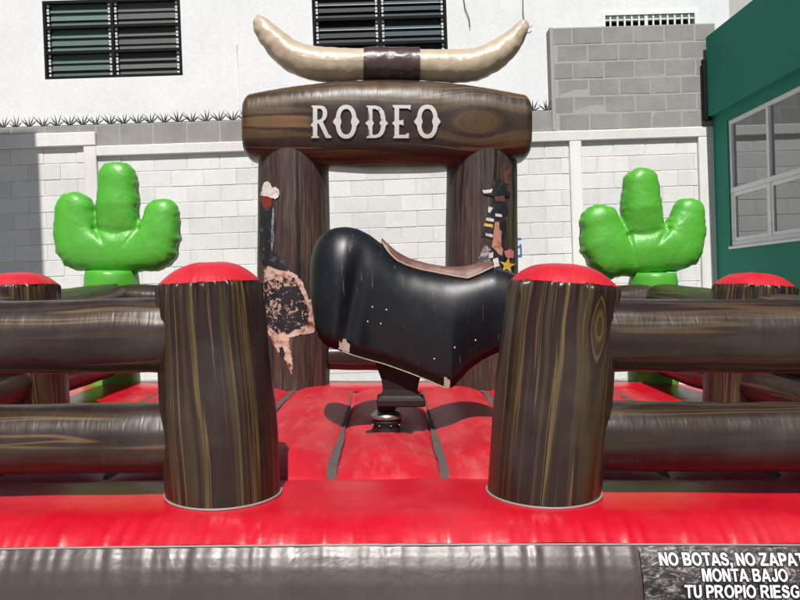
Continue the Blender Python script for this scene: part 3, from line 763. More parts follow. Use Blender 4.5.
for s in (-1, 1):
    mr = m_rail if s < 0 else m_rail2
    rail((s * .80, DF, ZU), (s * 2.40, DF, ZU - .005), RR + .008, 1 + s, mr); rail((s * .76, DF, ZL), (s * 2.40, DF, ZL), RR - .001, 4 + s, mr)
    rail((s * HX, 3.4, ZU), (s * HX, 5.15, 1.44), .145, 7 + s); rail((s * HX, 3.4, ZL), (s * (HX - .05), 5.15, ZL + .02), .145, 10 + s)
    rail((s * HX, 5.25, 1.45), (s * (HX - .06), 6.80, 1.525), .14, 13 + s); rail((s * (HX - .05), 5.25, ZL + .02), (s * (HX - .04), 6.80, ZL + .02), .14, 16 + s)
    rail((s * 2.42, DK + .05, 1.52), (s * .95, DK, 1.50), .135, 19 + s); rail((s * 2.42, DK + .05, 1.0), (s * .95, DK, 1.0), .135, 22 + s)
rail((-.78, DK + .05, 1.47), (.78, DK + .05, 1.47), .125, 30); rail((-.78, DK + .05, 1.01), (.78, DK + .05, 1.01), .125, 31)

# ---- gate: two bark posts, beam with lettering, horns
def gatepost(cx_, r, seed):
    n, m = 96, 40; v, uq = [], []; z0, z1 = 0.74, 2.86
    for i in range(m + 1):
        t = i / m
        for j in range(n + 1):
            th = PI / 2 + 2 * PI * (j % n) / n; c, q = math.cos(th), math.sin(th)
            rr = r * (1 - .02 * t) + .012 * math.sin(PI * t) + .006 * nz(c * 6, q * 6, seed) * math.exp(-t * 9) + .005 * nz(c * 2, q * 2 + seed, t * 4)
            v.append((cx_ + c * rr, DK + q * rr, lerp(z0, z1, t))); uq.append((lerp(z0, z1, t), (2 * PI * j / n - PI) * r))
    return add('gate_post', v, grid_faces(m + 1, n + 1), m_gate, ar, uq)
GPL, GPR, GRr = U(294, 280, DK).x, U(481.5, 280, DK).x, 0.315
gpl, gpr = gatepost(GPL, GRr, 3.0), gatepost(GPR, GRr, 6.0)

BXC = (U(243, 120, DK - .2).x + U(531, 120, DK - .2).x) / 2; BL = (U(531, 120, DK - .2).x - U(243, 120, DK - .2).x) / 2
BZ = U(388, 125, DK - .2).z
def beam_sec(x):                  # half height up, half height down, half depth at offset x from the middle
    q = min(1, abs(x) / BL); b = 1 - q * q
    e = max(0.0, (abs(x) - (BL - .06)) / .06); k = 1 - .16 * min(1, e) ** 2.2
    return (0.275 + .135 * b) * k, (0.275 + .105 * b) * k, (0.31 + .06 * b) * k
def beam_front(x, z):
    hu, hd, dp = beam_sec(x - BXC); h = hu if z > BZ else hd
    return DK - dp * max(0.0, 1 - min(1, abs(z - BZ) / h) ** 3.1) ** (1 / 3.1)
v, uq = [], []; NB_, NC = 150, 96
for i in range(NB_ + 1):
    t = -math.cos(PI * i / NB_); x = BL * (0.55 * t + 0.45 * (2 * i / NB_ - 1)); hu, hd, dp = beam_sec(x); s = 0
    pv = None
    for j in range(NC + 1):
        a = PI / 2 + 2 * PI * (j % NC) / NC + PI / 2 * 0; c, q = math.cos(a), math.sin(a)
        ex = 2 / 3.1
        yy = -math.copysign(abs(c) ** ex, c) * dp; zq = math.copysign(abs(q) ** ex, q) * (hu if q > 0 else hd)
        wr = 0.010 * math.exp(-((q - .72) / .22) ** 2) * pleat(x * 1.2, 21) + .006 * math.exp(-(BL - abs(x)) / .10) * (nz(c * 6, q * 6, x * 3)) + .005 * nz(x * 3, q * 2, c * 2)
        p = Vector((BXC + x, DK + yy * (1 + wr * 2), BZ + zq * (1 + wr * 2)))
        if pv is not None: s += (p - pv).length
        pv = p; v.append(p); uq.append((x, s))
    vm = s * 0.75
    for j in range(NC + 1): uq[-(NC + 1) + j] = (uq[-(NC + 1) + j][0], uq[-(NC + 1) + j][1] - vm)
f = grid_faces(NB_ + 1, NC + 1)
for e in (0, NB_):
    k = len(v); c0 = Vector((BXC + (BL + .015) * (1 if e else -1), DK, BZ)); prev = [e * (NC + 1) + j for j in range(NC + 1)]; base = [v[q] for q in prev]
    for st in (.75, .45, .02):
        cur = []
        for j in range(NC + 1): cur.append(len(v)); v.append(c0.lerp(base[j], st)); uq.append((uq[prev[j]][0], uq[prev[j]][1]))
        for j in range(NC): f.append((prev[j], prev[j + 1], cur[j + 1], cur[j]))
        prev = cur
beam = add('gate_beam', v, f, m_beam, ar, uq); beam['label'] = 'big log shaped beam lettered RODEO'

def fill2d(loops, step):
    """2D outline with holes -> triangles cut into strips, so that it can be laid on a curved face"""
    cu = bpy.data.curves.new('temporary', 'CURVE'); cu.dimensions = '2D'; cu.fill_mode = 'BOTH'
    for lp in loops:
        sp = cu.splines.new('POLY'); sp.points.add(len(lp) - 1)
        for p, (x, y) in zip(sp.points, lp): p.co = (x, y, 0, 1)
        sp.use_cyclic_u = True
    o = bpy.data.objects.new('temporary', cu); COL.objects.link(o)
    me = bpy.data.meshes.new_from_object(o.evaluated_get(bpy.context.evaluated_depsgraph_get()))
    bpy.data.objects.remove(o); bpy.data.curves.remove(cu)
    bm = bmesh.new(); bm.from_mesh(me); bpy.data.meshes.remove(me)
    bmesh.ops.remove_doubles(bm, verts=bm.verts[:], dist=1e-4)
    for ax in (0, 1):
        lo = min(q.co[ax] for q in bm.verts); hi = max(q.co[ax] for q in bm.verts); c = lo + step
        while c < hi:
            co = Vector((c, 0, 0)) if ax == 0 else Vector((0, c, 0)); no = Vector((1, 0, 0)) if ax == 0 else Vector((0, 1, 0))
            bmesh.ops.bisect_plane(bm, geom=bm.verts[:] + bm.edges[:] + bm.faces[:], plane_co=co, plane_no=no); c += step
    bm.verts.ensure_lookup_table()
    V = [(q.co.x, q.co.y) for q in bm.verts]; FF = [tuple(q.index for q in fc.verts) for fc in bm.faces]; bm.free()
    return V, FF
def on_beam(x, y, lift):
    D = DK - .35
    for _ in range(4):
        p = U(x, y, D); D = beam_front(p.x, p.z) - lift
    return U(x, y, D)
def zoomc(x, y): return (300 + x / 5.333, 90 + y / 5.333)
def letter_o(cx_, cy_, hw, hh):
    o1, o2 = [], []
    for k in range(64):
        a = 2 * PI * k / 64; c, s = math.cos(a), math.sin(a); sup = lambda q: math.copysign(abs(q) ** .85, q)
        spur = 15 * max(0, 1 - abs(s) / .2)
        o1.append((cx_ + sup(c) * hw + math.copysign(spur, c) * (abs(c) > .5), cy_ + sup(s) * hh))
        pin = 8 * max(0, 1 - abs(s) / .3)
        o2.append((cx_ + sup(c) * (hw - 23) - math.copysign(pin, c) * (abs(c) > .5), cy_ + sup(s) * (hh - 22)))
    return [o1, o2]
LET = [
 [[(62, 83), (115, 83), (132, 90), (142, 106), (145, 124), (142, 142), (134, 158), (121, 168), (152, 236), (167, 246), (167, 256), (138, 256), (100, 178), (92, 178), (92, 244), (101, 249), (101, 256), (61, 256), (61, 249), (69, 244), (69, 200), (56, 186), (69, 173), (69, 95), (62, 90)],
  [(92, 99), (110, 100), (120, 110), (122, 124), (120, 142), (111, 156), (92, 160)]],
 letter_o(246, 169, 56, 90),
 [[(355, 83), (405, 83), (430, 92), (447, 112), (454, 140), (456, 162), (470, 177), (456, 192), (453, 212), (444, 234), (428, 249), (405, 256), (355, 256), (355, 249), (362, 244), (362, 193), (348, 177), (362, 161), (362, 95), (355, 90)],
  [(386, 100), (402, 101), (418, 110), (428, 130), (432, 160), (424, 177), (432, 194), (427, 218), (416, 234), (402, 239), (386, 239), (386, 193), (394, 177), (386, 161)]],
 [[(495, 80), (592, 80), (588, 106), (574, 98), (528, 98), (528, 162), (540, 162), (551, 157), (551, 190), (540, 184), (528, 184), (528, 239), (560, 239), (572, 230), (581, 230), (580, 257), (498, 257), (498, 250), (504, 244), (504, 191), (491, 177), (504, 163), (504, 95), (495, 90)]],
 letter_o(679, 168, 56, 90)]
for lp in LET:
    V, FF = fill2d(lp, 14)
    lt = add('letter', [on_beam(*zoomc(*p), .014) for p in V], FF, m_silver, beam)
    ca = sum(p[0] for p in lp[0]) / len(lp[0]); cb = sum(p[1] for p in lp[0]) / len(lp[0])
    add('letter_edge', [on_beam(*zoomc(p[0] + 3.5, p[1] + 3.5), .010) for p in V], FF, m_lshadow, beam)

def horn(pts, lab, seed):
    P, rad = [], []; K = 60
    for i in range(K + 1):
        t = i / K * (len(pts) - 1); k = min(int(t), len(pts) - 2); q = t - k
        a, b_, c, d = pts[max(k - 1, 0)], pts[k], pts[k + 1], pts[min(k + 2, len(pts) - 1)]
        val = [0.5 * (2 * b_[m] + (c[m] - a[m]) * q + (2 * a[m] - 5 * b_[m] + 4 * c[m] - d[m]) * q * q + (3 * b_[m] - a[m] - 3 * c[m] + d[m]) * q ** 3) for m in range(3)]
        P.append(U(val[0], val[1], DK)); rad.append(max(.012, val[2] / (F / DK)))
    def disp(i, s, th):
        c, q = math.cos(th), math.sin(th)
        return 0.010 * (nz(s * 17, c * 1.2, q * 1.2 + seed)) * (1 if q < 0.2 else .45) + .010 * math.exp(-s / .07) * nz(c * 5, q * 5, seed)
    v, f, uq, _ = tube_geo(P, rad, 40, PI, disp)
    n1 = 41; e = (len(P) - 1) * n1; k = len(v); v.append(P[-1] + (P[-1] - P[-2]).normalized() * rad[-1] * .7); uq.append((0, 0))
    f += [(e + j, e + j + 1, k) for j in range(40)]
    o = add('horn', v, f, m_ivory, ar, uq); o['label'] = lab
horn([(367, 64, 15), (340, 65, 16.5), (312, 63, 16.5), (292, 56, 15), (277, 43.5, 13.2), (265.5, 31, 10.5), (260.5, 23, 8.2), (259, 18.5, 5.5)], 'thick ivory horn with a blunt tip', 1.0)
horn([(416.5, 65, 15), (445, 66, 16), (470, 65.5, 16), (489, 59, 14.5), (504, 49, 13), (515.5, 37, 9.5), (521.5, 28, 7), (524, 22, 4.5)], 'slender ivory horn with a narrow tip', 2.0)
P = [U(lerp(364, 419.5, i / 24), 64.5 + .5 * i / 24, DK) for i in range(25)]
v, f, uq, _ = tube_geo(P, [.151] * 25, 40, PI, lambda i, s, th: .007 * nz(s * 13, math.cos(th) * 2, math.sin(th) * 2) )
hb = add('horn_base', v, f, m_brown, ar, uq); hb['label'] = 'brown middle sleeve between the horns'

# ---- printed riders on the gate posts
def on_post(x, y, cx_, lift):
    D = DK - GRr
    for _ in range(4):
        p = U(x, y, D); tz = (p.z - .74) / 2.12; rg = GRr * (1 - .02 * tz) + .012 * math.sin(PI * tz) + lift; q = max(-.995, min(.995, (p.x - cx_) / rg)); D = DK - rg * math.sqrt(1 - q * q)
    return U(x, y, D)
def printed(layers, cx_, parent, name, lab):
    verts, faces, mi, mats = [], [], [], []
    for li, (poly, mat) in enumerate(layers):
        fine_ = []
        for (xa, ya), (xb, yb) in zip(poly, poly[1:] + poly[:1]):
            nseg = max(1, int(math.hypot(xb - xa, yb - ya) / 1.3))
            for k in range(nseg):
                x, y = lerp(xa, xb, k / nseg), lerp(ya, yb, k / nseg); am = 1.1 if mat in (m_hide, m_speckle) else .55
                fine_.append((x + am * nz(x * .55, y * .55, 3.3 + li), y + am * nz(x * .55, y * .55, 7.7 + li)))
        V, FF = fill2d([fine_], 3.0); k = len(verts)
        verts += [on_post(x, y, cx_, .0045 + .0005 * li) for x, y in V]; faces += [tuple(q + k for q in fc) for fc in FF]
        if mat not in mats: mats.append(mat)
        mi += [mats.index(mat)] * len(FF)
    o = add(name, verts, faces, None, parent, mats=mats, mi=mi); o['label'] = lab
A = lambda L: [(250 + x / 4.615, 170 + y / 4.615) for x, y in L]
Bz = lambda L: [(250 + x / 4.615, 260 + y / 4.615) for x, y in L]
printed([
 (Bz([(66, 46), (80, 30), (112, 24), (165, 45), (215, 68), (245, 108), (260, 150), (273, 186), (298, 172), (300, 216), (288, 240), (300, 292), (297, 335), (262, 342), (228, 346), (180, 358), (182, 395), (196, 465), (196, 505), (190, 526), (180, 508), (168, 470), (148, 440), (132, 425), (104, 385), (84, 340), (72, 300), (66, 240), (64, 120)]), m_hide),
 (Bz([(64, 76), (85, 95), (110, 85), (140, 100), (172, 62), (205, 86), (228, 128), (258, 190), (272, 235), (268, 290), (240, 318), (205, 322), (176, 345), (150, 330), (128, 345), (104, 320), (84, 305), (68, 300), (64, 200)]), m_speckle),
 (Bz([(135, 405), (150, 400), (162, 430), (155, 455), (138, 440)]), m_black),
 (A([(44, 150), (62, 150), (112, 178), (118, 250), (108, 375), (165, 432), (176, 468), (122, 458), (84, 442), (62, 440), (44, 400)]), m_black),
 (A([(104, 172), (112, 180), (110, 330), (100, 382), (96, 330)]), m_greyp),
 (A([(54, 122), (102, 130), (98, 168), (78, 176), (58, 170)]), m_redp),
 (A([(48, 116), (54, 96), (58, 70), (66, 56), (80, 52), (94, 60), (101, 80), (116, 78), (130, 86), (136, 106), (130, 124), (116, 134), (98, 128), (80, 122)]), m_whitep),
], GPL, gpl, 'rider_print', 'printed cowboy in a white hat on a speckled bull')
C = lambda L: [(465 + x / 5.0, 165 + y / 5.0) for x, y in L]
star = [(213 + (42 if k % 2 == 0 else 17) * math.sin(PI * k / 5 + .15), 502 - (42 if k % 2 == 0 else 17) * math.cos(PI * k / 5 + .15)) for k in range(10)]
printed([
 (C([(198, 92), (192, 52), (204, 26), (230, 16), (228, 42), (212, 56), (214, 94)]), m_rope),
 (C([(60, 480), (78, 440), (100, 395), (132, 425), (136, 520), (60, 505)]), m_greyp),
 (C([(122, 428), (200, 420), (244, 428), (246, 520), (232, 560), (136, 530)]), m_black),
 (C([(195, 432), (225, 420), (245, 432), (243, 466), (205, 462)]), m_pinkp),
 (C([(140, 470), (165, 462), (172, 505), (146, 512)]), m_whitep),
 (C([(113, 212), (150, 180), (200, 180), (215, 215), (206, 330), (196, 405), (165, 420), (128, 352), (80, 360), (96, 300)]), m_black),
 (C([(142, 145), (200, 150), (196, 182), (152, 180)]), m_rope),
 (C([(150, 282), (172, 287), (171, 315), (183, 330), (181, 400), (190, 424), (186, 455), (164, 442), (150, 422), (134, 412), (146, 320)]), m_skin),
 (C([(118, 206), (138, 215), (126, 240), (114, 234)]), m_whitep),
 (C([(108, 262), (146, 270), (143, 284), (104, 277)]), m_whitep),
 (C([(98, 290), (140, 298), (138, 312), (94, 305)]), m_yellow),
 (C([(104, 340), (140, 348), (138, 362), (104, 355)]), m_whitep),
 (C([(152, 242), (186, 248), (184, 262), (152, 256)]), m_whitep),
 (C([(120, 440), (142, 436), (140, 462), (120, 466)]), m_whitep),
 (C([(138, 82), (160, 72), (196, 84), (202, 122), (226, 138), (222, 160), (190, 150), (140, 155), (92, 142), (86, 128), (138, 120)]), m_black),
 (C([(86, 127), (138, 120), (132, 138), (94, 141)]), m_whitep),
 (C(star), m_yellow),
], GPR, gpr, 'rider_print', 'printed cowboy in a black hat with a yellow star on his chaps')

# ---- cacti
def cactus(chains, stem, D, lab, seed, creases):
    folds = [(U(a, b_, D), U(c_, d_, D)) for a, b_, c_, d_ in creases]
    verts, faces = [], []; k = F / D
    for ch in chains:
        P, rad = [], []
        pts = [(U(q_[0], q_[1], D), q_[2] / k) for q_ in ch]; dm = [q_[3] if len(q_) > 3 else 1.0 for q_ in ch]; dms = []
        d0 = (pts[0][0] - pts[1][0]).normalized(); d1 = (pts[-1][0] - pts[-2][0]).normalized()
        for a in range(6, 0, -1): P.append(pts[0][0] + d0 * pts[0][1] * math.sin(a / 6.5 * PI / 2)); rad.append(pts[0][1] * math.cos(a / 6.5 * PI / 2) ** .8); dms.append(dm[0])
        for (p, r), (p2, r2), da, db in zip(pts, pts[1:], dm, dm[1:]):
            for q in range(8): P.append(p.lerp(p2, q / 8)); rad.append(lerp(r, r2, q / 8)); dms.append(lerp(da, db, q / 8))
        P.append(pts[-1][0]); rad.append(pts[-1][1]); dms.append(dm[-1])
        for a in range(1, 7): P.append(pts[-1][0] + d1 * pts[-1][1] * math.sin(a / 6.5 * PI / 2)); rad.append(pts[-1][1] * math.cos(a / 6.5 * PI / 2) ** .8); dms.append(dm[-1])
        v, f = closed_tube(P, rad, 28)
        v = [Vector((p.x, D + dms[i_ // 29] * .21 * math.tanh((p.y - D) / .21), p.z)) for i_, p in enumerate(v)]
        faces += [tuple(q + len(verts) for q in fc) for fc in f]; verts += v
    vs, ns, fs = evaluated_remesh(verts, faces, 0.0125, 2)
    out_v = []
    for p, n in zip(vs, ns):
        side = max(0.0, 1 - abs(n.y)) ** 1.4
        wr = 0.021 * side * (nz(p.x * 10, p.y * 1.0, p.z * 10 + seed) + .6 * nz(p.x * 24, p.y * 2, p.z * 24 + seed)) + 0.008 * nz(p.x * 5, p.y * 5, p.z * 5 + seed)
        for (c0, c1) in folds:
            e = c1 - c0; t = max(0, min(1, ((p.x - c0.x) * e.x + (p.z - c0.z) * e.z) / (e.x * e.x + e.z * e.z)))
            dx, dz = p.x - c0.x - e.x * t, p.z - c0.z - e.z * t; dd = math.hypot(dx, dz)
            wr -= 0.030 * (1 - t) ** .7 * math.exp(-(dd / .022) ** 2)
            rx, rz = p.x - c0.x, p.z - c0.z; rd = math.hypot(rx, rz)
            if rd < .3: wr += 0.008 * math.exp(-rd / .10) * nz(math.atan2(rz, rx) * 3.2, seed, c0.x)
        seam = -0.012 * math.exp(-((p.y - D) / .022) ** 2) * side
        out_v.append(p + n * (wr + seam))
    c = add('cactus', out_v, fs, m_green, ar); c['label'] = lab
    (sx, sy0, sy1, sr) = stem; p0, p1 = U(sx, sy0, D), U(sx, sy1, D); P = [p0.lerp(p1, i / 30) for i in range(31)]
    v, f, uq, _ = tube_geo(P, [sr / k * (1 - .10 * math.exp(-i / 2.0)) for i in range(31)], 40, PI, lambda i, s, th: .007 * nz(s * 16, math.cos(th) * 1.5, math.sin(th) * 1.5 + seed))
    tp = len(v); v.append(p0); uq.append((0, 0)); f += [(j + 1, j, tp) for j in range(40)]
    add('stem', v, f, m_green, c)
DC = 7.2
cactus([[(118, 182, 19.5, .95), (118.5, 205, 20.5, 1.05), (119, 226, 21.5, .85), (119, 246, 21, .55)], [(75.5, 212, 19.5, 1.0), (77, 232, 22.5), (83, 247, 25), (98, 251, 22.5), (119, 251.5, 22), (140, 251, 22.5), (154, 247, 25), (159, 234, 22), (162, 216, 17.5)]],
       (112, 271, 392, 27), DC, 'cactus with blunt flat-topped middle lobe', 3.0, [(98.5, 228, 110, 246), (140.5, 229, 128, 248)])
cactus([[(640, 185, 17.5, 1.05), (641, 208, 20.5, 1.1), (643, 230, 21.5, .85), (644, 246, 21, .55)], [(600, 226, 21), (603.5, 242, 25), (611, 254, 25.5), (625, 255, 22.5), (641, 253, 22), (662, 250, 23), (678, 246, 25), (684, 230, 21.5), (688, 214, 16.5)]],
       (653, 273, 392, 24.5), DC, 'cactus with tapered rounded middle lobe', 9.0, [(626, 236, 632, 268), (664, 229, 652, 246)])

# ---- warning sign printed on the skirt
def skirt_pt(x, d, lift):
    o = skirt_at(d); o2 = skirt_at(d + .004)
    return Vector((x, DF - o - lift, SEAMZ - d + sag(x) * (1 - d / HSK)))
sx0 = U(641.5, 570, DF - .48).x; sx1 = sx0 + 0.98
v, uq = [], []; NI, NJ = 160, 60
for j in range(NJ + 1):
    d = lerp(0.012, 0.50, j / NJ)
    for i in range(NI + 1):
        x = lerp(sx0, sx1, i / NI); v.append(skirt_pt(x, d, .014 + .002 * nz(x * 30, d * 40, 2))); uq.append((x, d))
sign = add('warning_sign', v, grid_faces(NJ + 1, NI + 1), m_banner, ar, uq); sign['label'] = 'dark crinkled warning panel with white Spanish lettering'
def ell(cx_, cy_, rx, ry, n=28): return [(cx_ + rx * math.cos(2 * PI * k / n), cy_ + ry * math.sin(2 * PI * k / n)) for k in range(n)]
GLY = {
 'N': [[(0, 0), (0, 7), (1.5, 7), (4.1, 2.6), (4.1, 7), (5.5, 7), (5.5, 0), (4, 0), (1.4, 4.3), (1.4, 0)]],
 'M': [[(0, 0), (0, 7), (2.1, 7), (3.3, 2.4), (4.5, 7), (6.6, 7), (6.6, 0), (5.2, 0), (5.2, 5.2), (3.95, 0), (2.65, 0), (1.4, 5.2), (1.4, 0)]],
 'T': [[(2.1, 0), (2.1, 5.8), (0, 5.8), (0, 7), (5.6, 7), (5.6, 5.8), (3.5, 5.8), (3.5, 0)]],
 'A': [[(0, 0), (2.5, 7), (4.1, 7), (6.6, 0), (5, 0), (4.5, 1.5), (2.1, 1.5), (1.6, 0)], [(2.5, 2.7), (4.1, 2.7), (3.3, 5.2)]],
 'Z': [[(0, 0), (0, 1.2), (3.5, 5.8), (.3, 5.8), (.3, 7), (5.4, 7), (5.4, 5.9), (1.9, 1.2), (5.5, 1.2), (5.5, 0)]],
 'E': [[(0, 0), (0, 7), (5, 7), (5, 5.8), (1.5, 5.8), (1.5, 4.2), (4.7, 4.2), (4.7, 3), (1.5, 3), (1.5, 1.2), (5.2, 1.2), (5.2, 0)]],
 'I': [[(0, 0), (0, 7), (1.5, 7), (1.5, 0)]],
 'P': [[(0, 0), (0, 7), (3, 7), (4.4, 6.6), (5.1, 5.8), (5.25, 4.8), (5.1, 3.8), (4.4, 2.9), (3, 2.5), (1.5, 2.5), (1.5, 0)], [(1.5, 3.7), (2.7, 3.7), (3.5, 4.1), (3.7, 4.8), (3.5, 5.4), (2.7, 5.8), (1.5, 5.8)]],
 'B': [[(0, 0), (0, 7), (3.2, 7), (4.5, 6.7), (5.1, 5.9), (5.1, 4.9), (4.4, 3.9), (5.3, 3.1), (5.5, 2.1), (5.2, .9), (4.4, .2), (3.2, 0)], [(1.5, 4.2), (2.9, 4.25), (3.6, 4.6), (3.6, 5.4), (2.9, 5.8), (1.5, 5.85)], [(1.5, 1.2), (3, 1.2), (3.8, 1.6), (3.9, 2.3), (3.3, 2.95), (1.5, 3.05)]],
 'R': [[(0, 0), (0, 7), (3.4, 7), (4.8, 6.7), (5.5, 5.9), (5.6, 4.9), (5.2, 3.8), (4.1, 3.1), (4.9, 2.1), (6.2, 0), (4.4, 0), (3.2, 1.9), (2.4, 2.9), (1.5, 2.9), (1.5, 0)], [(1.5, 4), (3, 4), (3.8, 4.3), (4, 4.95), (3.8, 5.6), (3, 5.8), (1.5, 5.8)]],
 'O': [ell(3.35, 3.5, 3.35, 3.6), ell(3.35, 3.5, 1.85, 2.4)],
 'U': [[(0, 7), (0, 2.6), (.3, 1.2), (1.1, .2), (2.75, -.1), (4.4, .2), (5.2, 1.2), (5.5, 2.6), (5.5, 7), (4, 7), (4, 2.6), (3.7, 1.5), (2.75, 1.1), (1.8, 1.5), (1.5, 2.6), (1.5, 7)]],
 'J': [[(0, 2.2), (1.4, 2.3), (1.6, 1.4), (2.1, 1.1), (2.7, 1.4), (2.9, 2.4), (2.9, 7), (4.4, 7), (4.4, 2.2), (4.1, .9), (3.3, .1), (2.1, -.1), (.9, .2), (.2, 1)]],
 'G': [[(6, 3.8), (3.5, 3.8), (3.5, 2.6), (4.5, 2.6), (4.5, 1.7), (4, 1.3), (3.3, 1.1), (2.3, 1.5), (1.6, 2.5), (1.55, 3.5), (1.7, 4.6), (2.4, 5.6), (3.4, 5.9), (4.2, 5.6), (4.6, 4.9), (6, 5.2), (5.4, 6.4), (4.4, 7), (3.2, 7.1), (1.5, 6.5), (.4, 5.2), (0, 3.5), (.4, 1.8), (1.4, .5), (3.2, -.1), (4.8, .2), (6, 1)]],
 'S': [[(0, 2.2), (1.4, 2.4), (1.8, 1.5), (2.7, 1.1), (3.6, 1.3), (4, 1.9), (3.7, 2.5), (2.4, 2.95), (1, 3.5), (.3, 4.4), (.3, 5.5), (1, 6.6), (2.6, 7.1), (4.2, 6.8), (5.1, 5.8), (5.2, 5), (3.7, 4.9), (3.4, 5.6), (2.6, 5.9), (1.9, 5.7), (1.7, 5.2), (2.2, 4.7), (3.6, 4.3), (5, 3.6), (5.5, 2.3), (5.1, .9), (4.1, .1), (2.7, -.1), (1.2, .2), (.3, 1)]],
 ',': [[(0, 1.5), (1.5, 1.5), (1.5, 0), (1.2, -.9), (.4, -1.5), (.1, -.9), (.6, -.5), (.75, 0), (0, 0)]]}
def text_mesh(txt, grow):
    V, FF, x, prev_ = [], [], 0.0, ' '
    for ch in txt:
        if ch == ' ': x += 2.6; prev_ = ' '; continue
        if prev_ + ch in ('TA', 'PA', 'AT', 'AS'): x -= .55
        lp = GLY[ch]; wd_ = max(p[0] for p in lp[0])
        if grow:                 # a wider dark copy behind each letter
            lp = [lp[0]]; n = len(lp[0]); ar_ = sum(lp[0][i][0] * lp[0][(i + 1) % n][1] - lp[0][(i + 1) % n][0] * lp[0][i][1] for i in range(n)); sg = 1 if ar_ > 0 else -1; new = []
            for i in range(n):
                (ax, ay), (bx_, by_), (cx_, cy_) = lp[0][i - 1], lp[0][i], lp[0][(i + 1) % n]
                n1_ = Vector((by_ - ay, ax - bx_)).normalized() * sg; n2_ = Vector((cy_ - by_, bx_ - cx_)).normalized() * sg; m_ = n1_ + n2_
                m_ = m_.normalized() if m_.length > .2 else n1_; new.append((bx_ + m_.x * grow * 1.15, by_ + m_.y * grow * 1.15))
            lp = [new]
        v_, f_ = fill2d(lp, 50); k = len(V)
        V += [(p[0] + x, p[1]) for p in v_]; FF += [tuple(q + k for q in fc) for fc in f_]; x += wd_ + .6; prev_ = ch
    return V, FF, x - .6
def pix_d(y):                     # drop below the seam at a pixel row of the sign
    d = 0.1
    for _ in range(8): d = SEAMZ - U(742, y, DF - skirt_at(d) - .02).z
    return d
XM = U(742, 575, DF - .48).x
for s, y0, y1, xa, xb in (('NO BOTAS, NO ZAPATOS', 551, 564, 660, 825), ('MONTA BAJO', 567, 580, 700, 785), ('TU PROPIO RIESGO', 583.5, 596.5, 681, 804), ('NO', 599.5, 612.5, 670, 690)):
    d0, d1 = pix_d(y0), pix_d(y1); hgt = d1 - d0; wd = U(xb, y0, DF - .48).x - U(xa, y0, DF - .48).x; xc = (U(xb, y0, DF - .48).x + U(xa, y0, DF - .48).x) / 2
    for grow, mat, lift, nm in ((.75, m_textedge, .0185, 'lettering_edge'), (0, m_text, .022, 'lettering')):
        V, FF, tw = text_mesh(s, grow)
        add(nm, [skirt_pt(xc + (p[0] / tw - .5) * wd, d1 - p[1] / 7.0 * hgt, lift) for p in V], FF, mat, sign, smooth=False)

# ================================================================== MECHANICAL BULL
DBU = 4.75
mb = root('mechanical_bull', (0, DBU, 0.72), 'black headless mechanical bull with brown saddle on a machine mount', 'mechanical bull', mtx=Q)
BST = [  # px x, top y, bottom y, half width, tuck of the lower side
 (311.0, 266, 276, .03, .0), (311.8, 256, 290, .09, .0), (313.5, 249, 305, .13, .0), (316.5, 241.5, 322, .17, .0), (321, 235.5, 335, .20, .02), (328, 230.5, 343, .225, .04), (336, 228, 346, .24, .06), (347, 227, 350, .25, .10),
 (358, 229, 354, .248, .20), (370, 235, 358, .236, .30), (383, 245, 361.5, .230, .32), (396, 257, 366, .230, .32), (410, 264.5, 371, .234, .30), (428, 269.5, 378, .240, .27), (443, 272, 384.5, .244, .25),
 (450, 272.5, 384, .245, .2), (458, 272.5, 376, .248, .32), (468, 271.5, 366, .25, .42), (480, 268.5, 358, .25, .46), (492, 267, 352, .245, .46), (505, 270, 348, .235, .44), (520, 276, 345, .21, .42), (534, 284, 345, .17, .38), (545, 296, 341, .11, .3), (551, 312, 330, .03, .2)]
cols = [[(s[0], s[k]) for s in BST] for k in (1, 2, 3, 4)]
def bull_pt(px, phi, lift=0.0):
    t_, b_, w_, tk = (interp(c, px) for c in cols)
    pt, pb = U(px, t_, DBU), U(px, b_, DBU)
    ph = abs(phi); c = max(0.0, math.cos(ph)); h = c ** 0.72
    z = lerp(pb.z, pt.z, h); yy = w_ * math.sin(ph) ** 0.86 * (1 - tk * (1 - h) ** 1.15)
    yy -= 0.034 * math.exp(-((px - 366 + (1 - h) * 22) / 8) ** 2) * sstep(.05, .5, 1 - h) - 0.012 * math.exp(-((px - 340) / 16) ** 2)      # crease behind the shoulder
    nrm = Vector((0, math.copysign(math.sin(ph), phi), max(.1, c))).normalized()
    return Vector((pt.x, DBU + math.copysign(yy, phi), z)) + nrm * lift
pxs = []
for a, c in zip(BST, BST[1:]):
    n = max(2, int((c[0] - a[0]) / 1.6)); pxs += [lerp(a[0], c[0], i / n) for i in range(n)]
pxs.append(BST[-1][0]); NA = 56
# smooth the station table so that no facets show
def smooth_tab(tab, rad):
    out_ = []
    for x in pxs:
        sw_, sv = 0, 0
        for k in range(-4, 5):
            xx = min(max(x + k * rad / 4, tab[0][0]), tab[-1][0]); wgt = math.exp(-(k / 2.5) ** 2); sw_ += wgt; sv += wgt * interp(tab, xx)
        e = min(1, min(x - tab[0][0], tab[-1][0] - x) / 8); out_.append((x, lerp(interp(tab, x), sv / sw_, max(0, e))))
    return out_
cols = [smooth_tab(c, r_) for c, r_ in zip(cols, (5, 4, 6, 6))]
v, f = [], []
for px in pxs:
    for j in range(NA + 1): v.append(bull_pt(px, lerp(-PI / 2, PI / 2, j / NA)))
f = grid_faces(len(pxs), NA + 1)
n1 = NA + 1; M_ = len(pxs)
f.append(tuple(range(n1))); f.append(tuple((M_ - 1) * n1 + j for j in range(n1 - 1, -1, -1)))
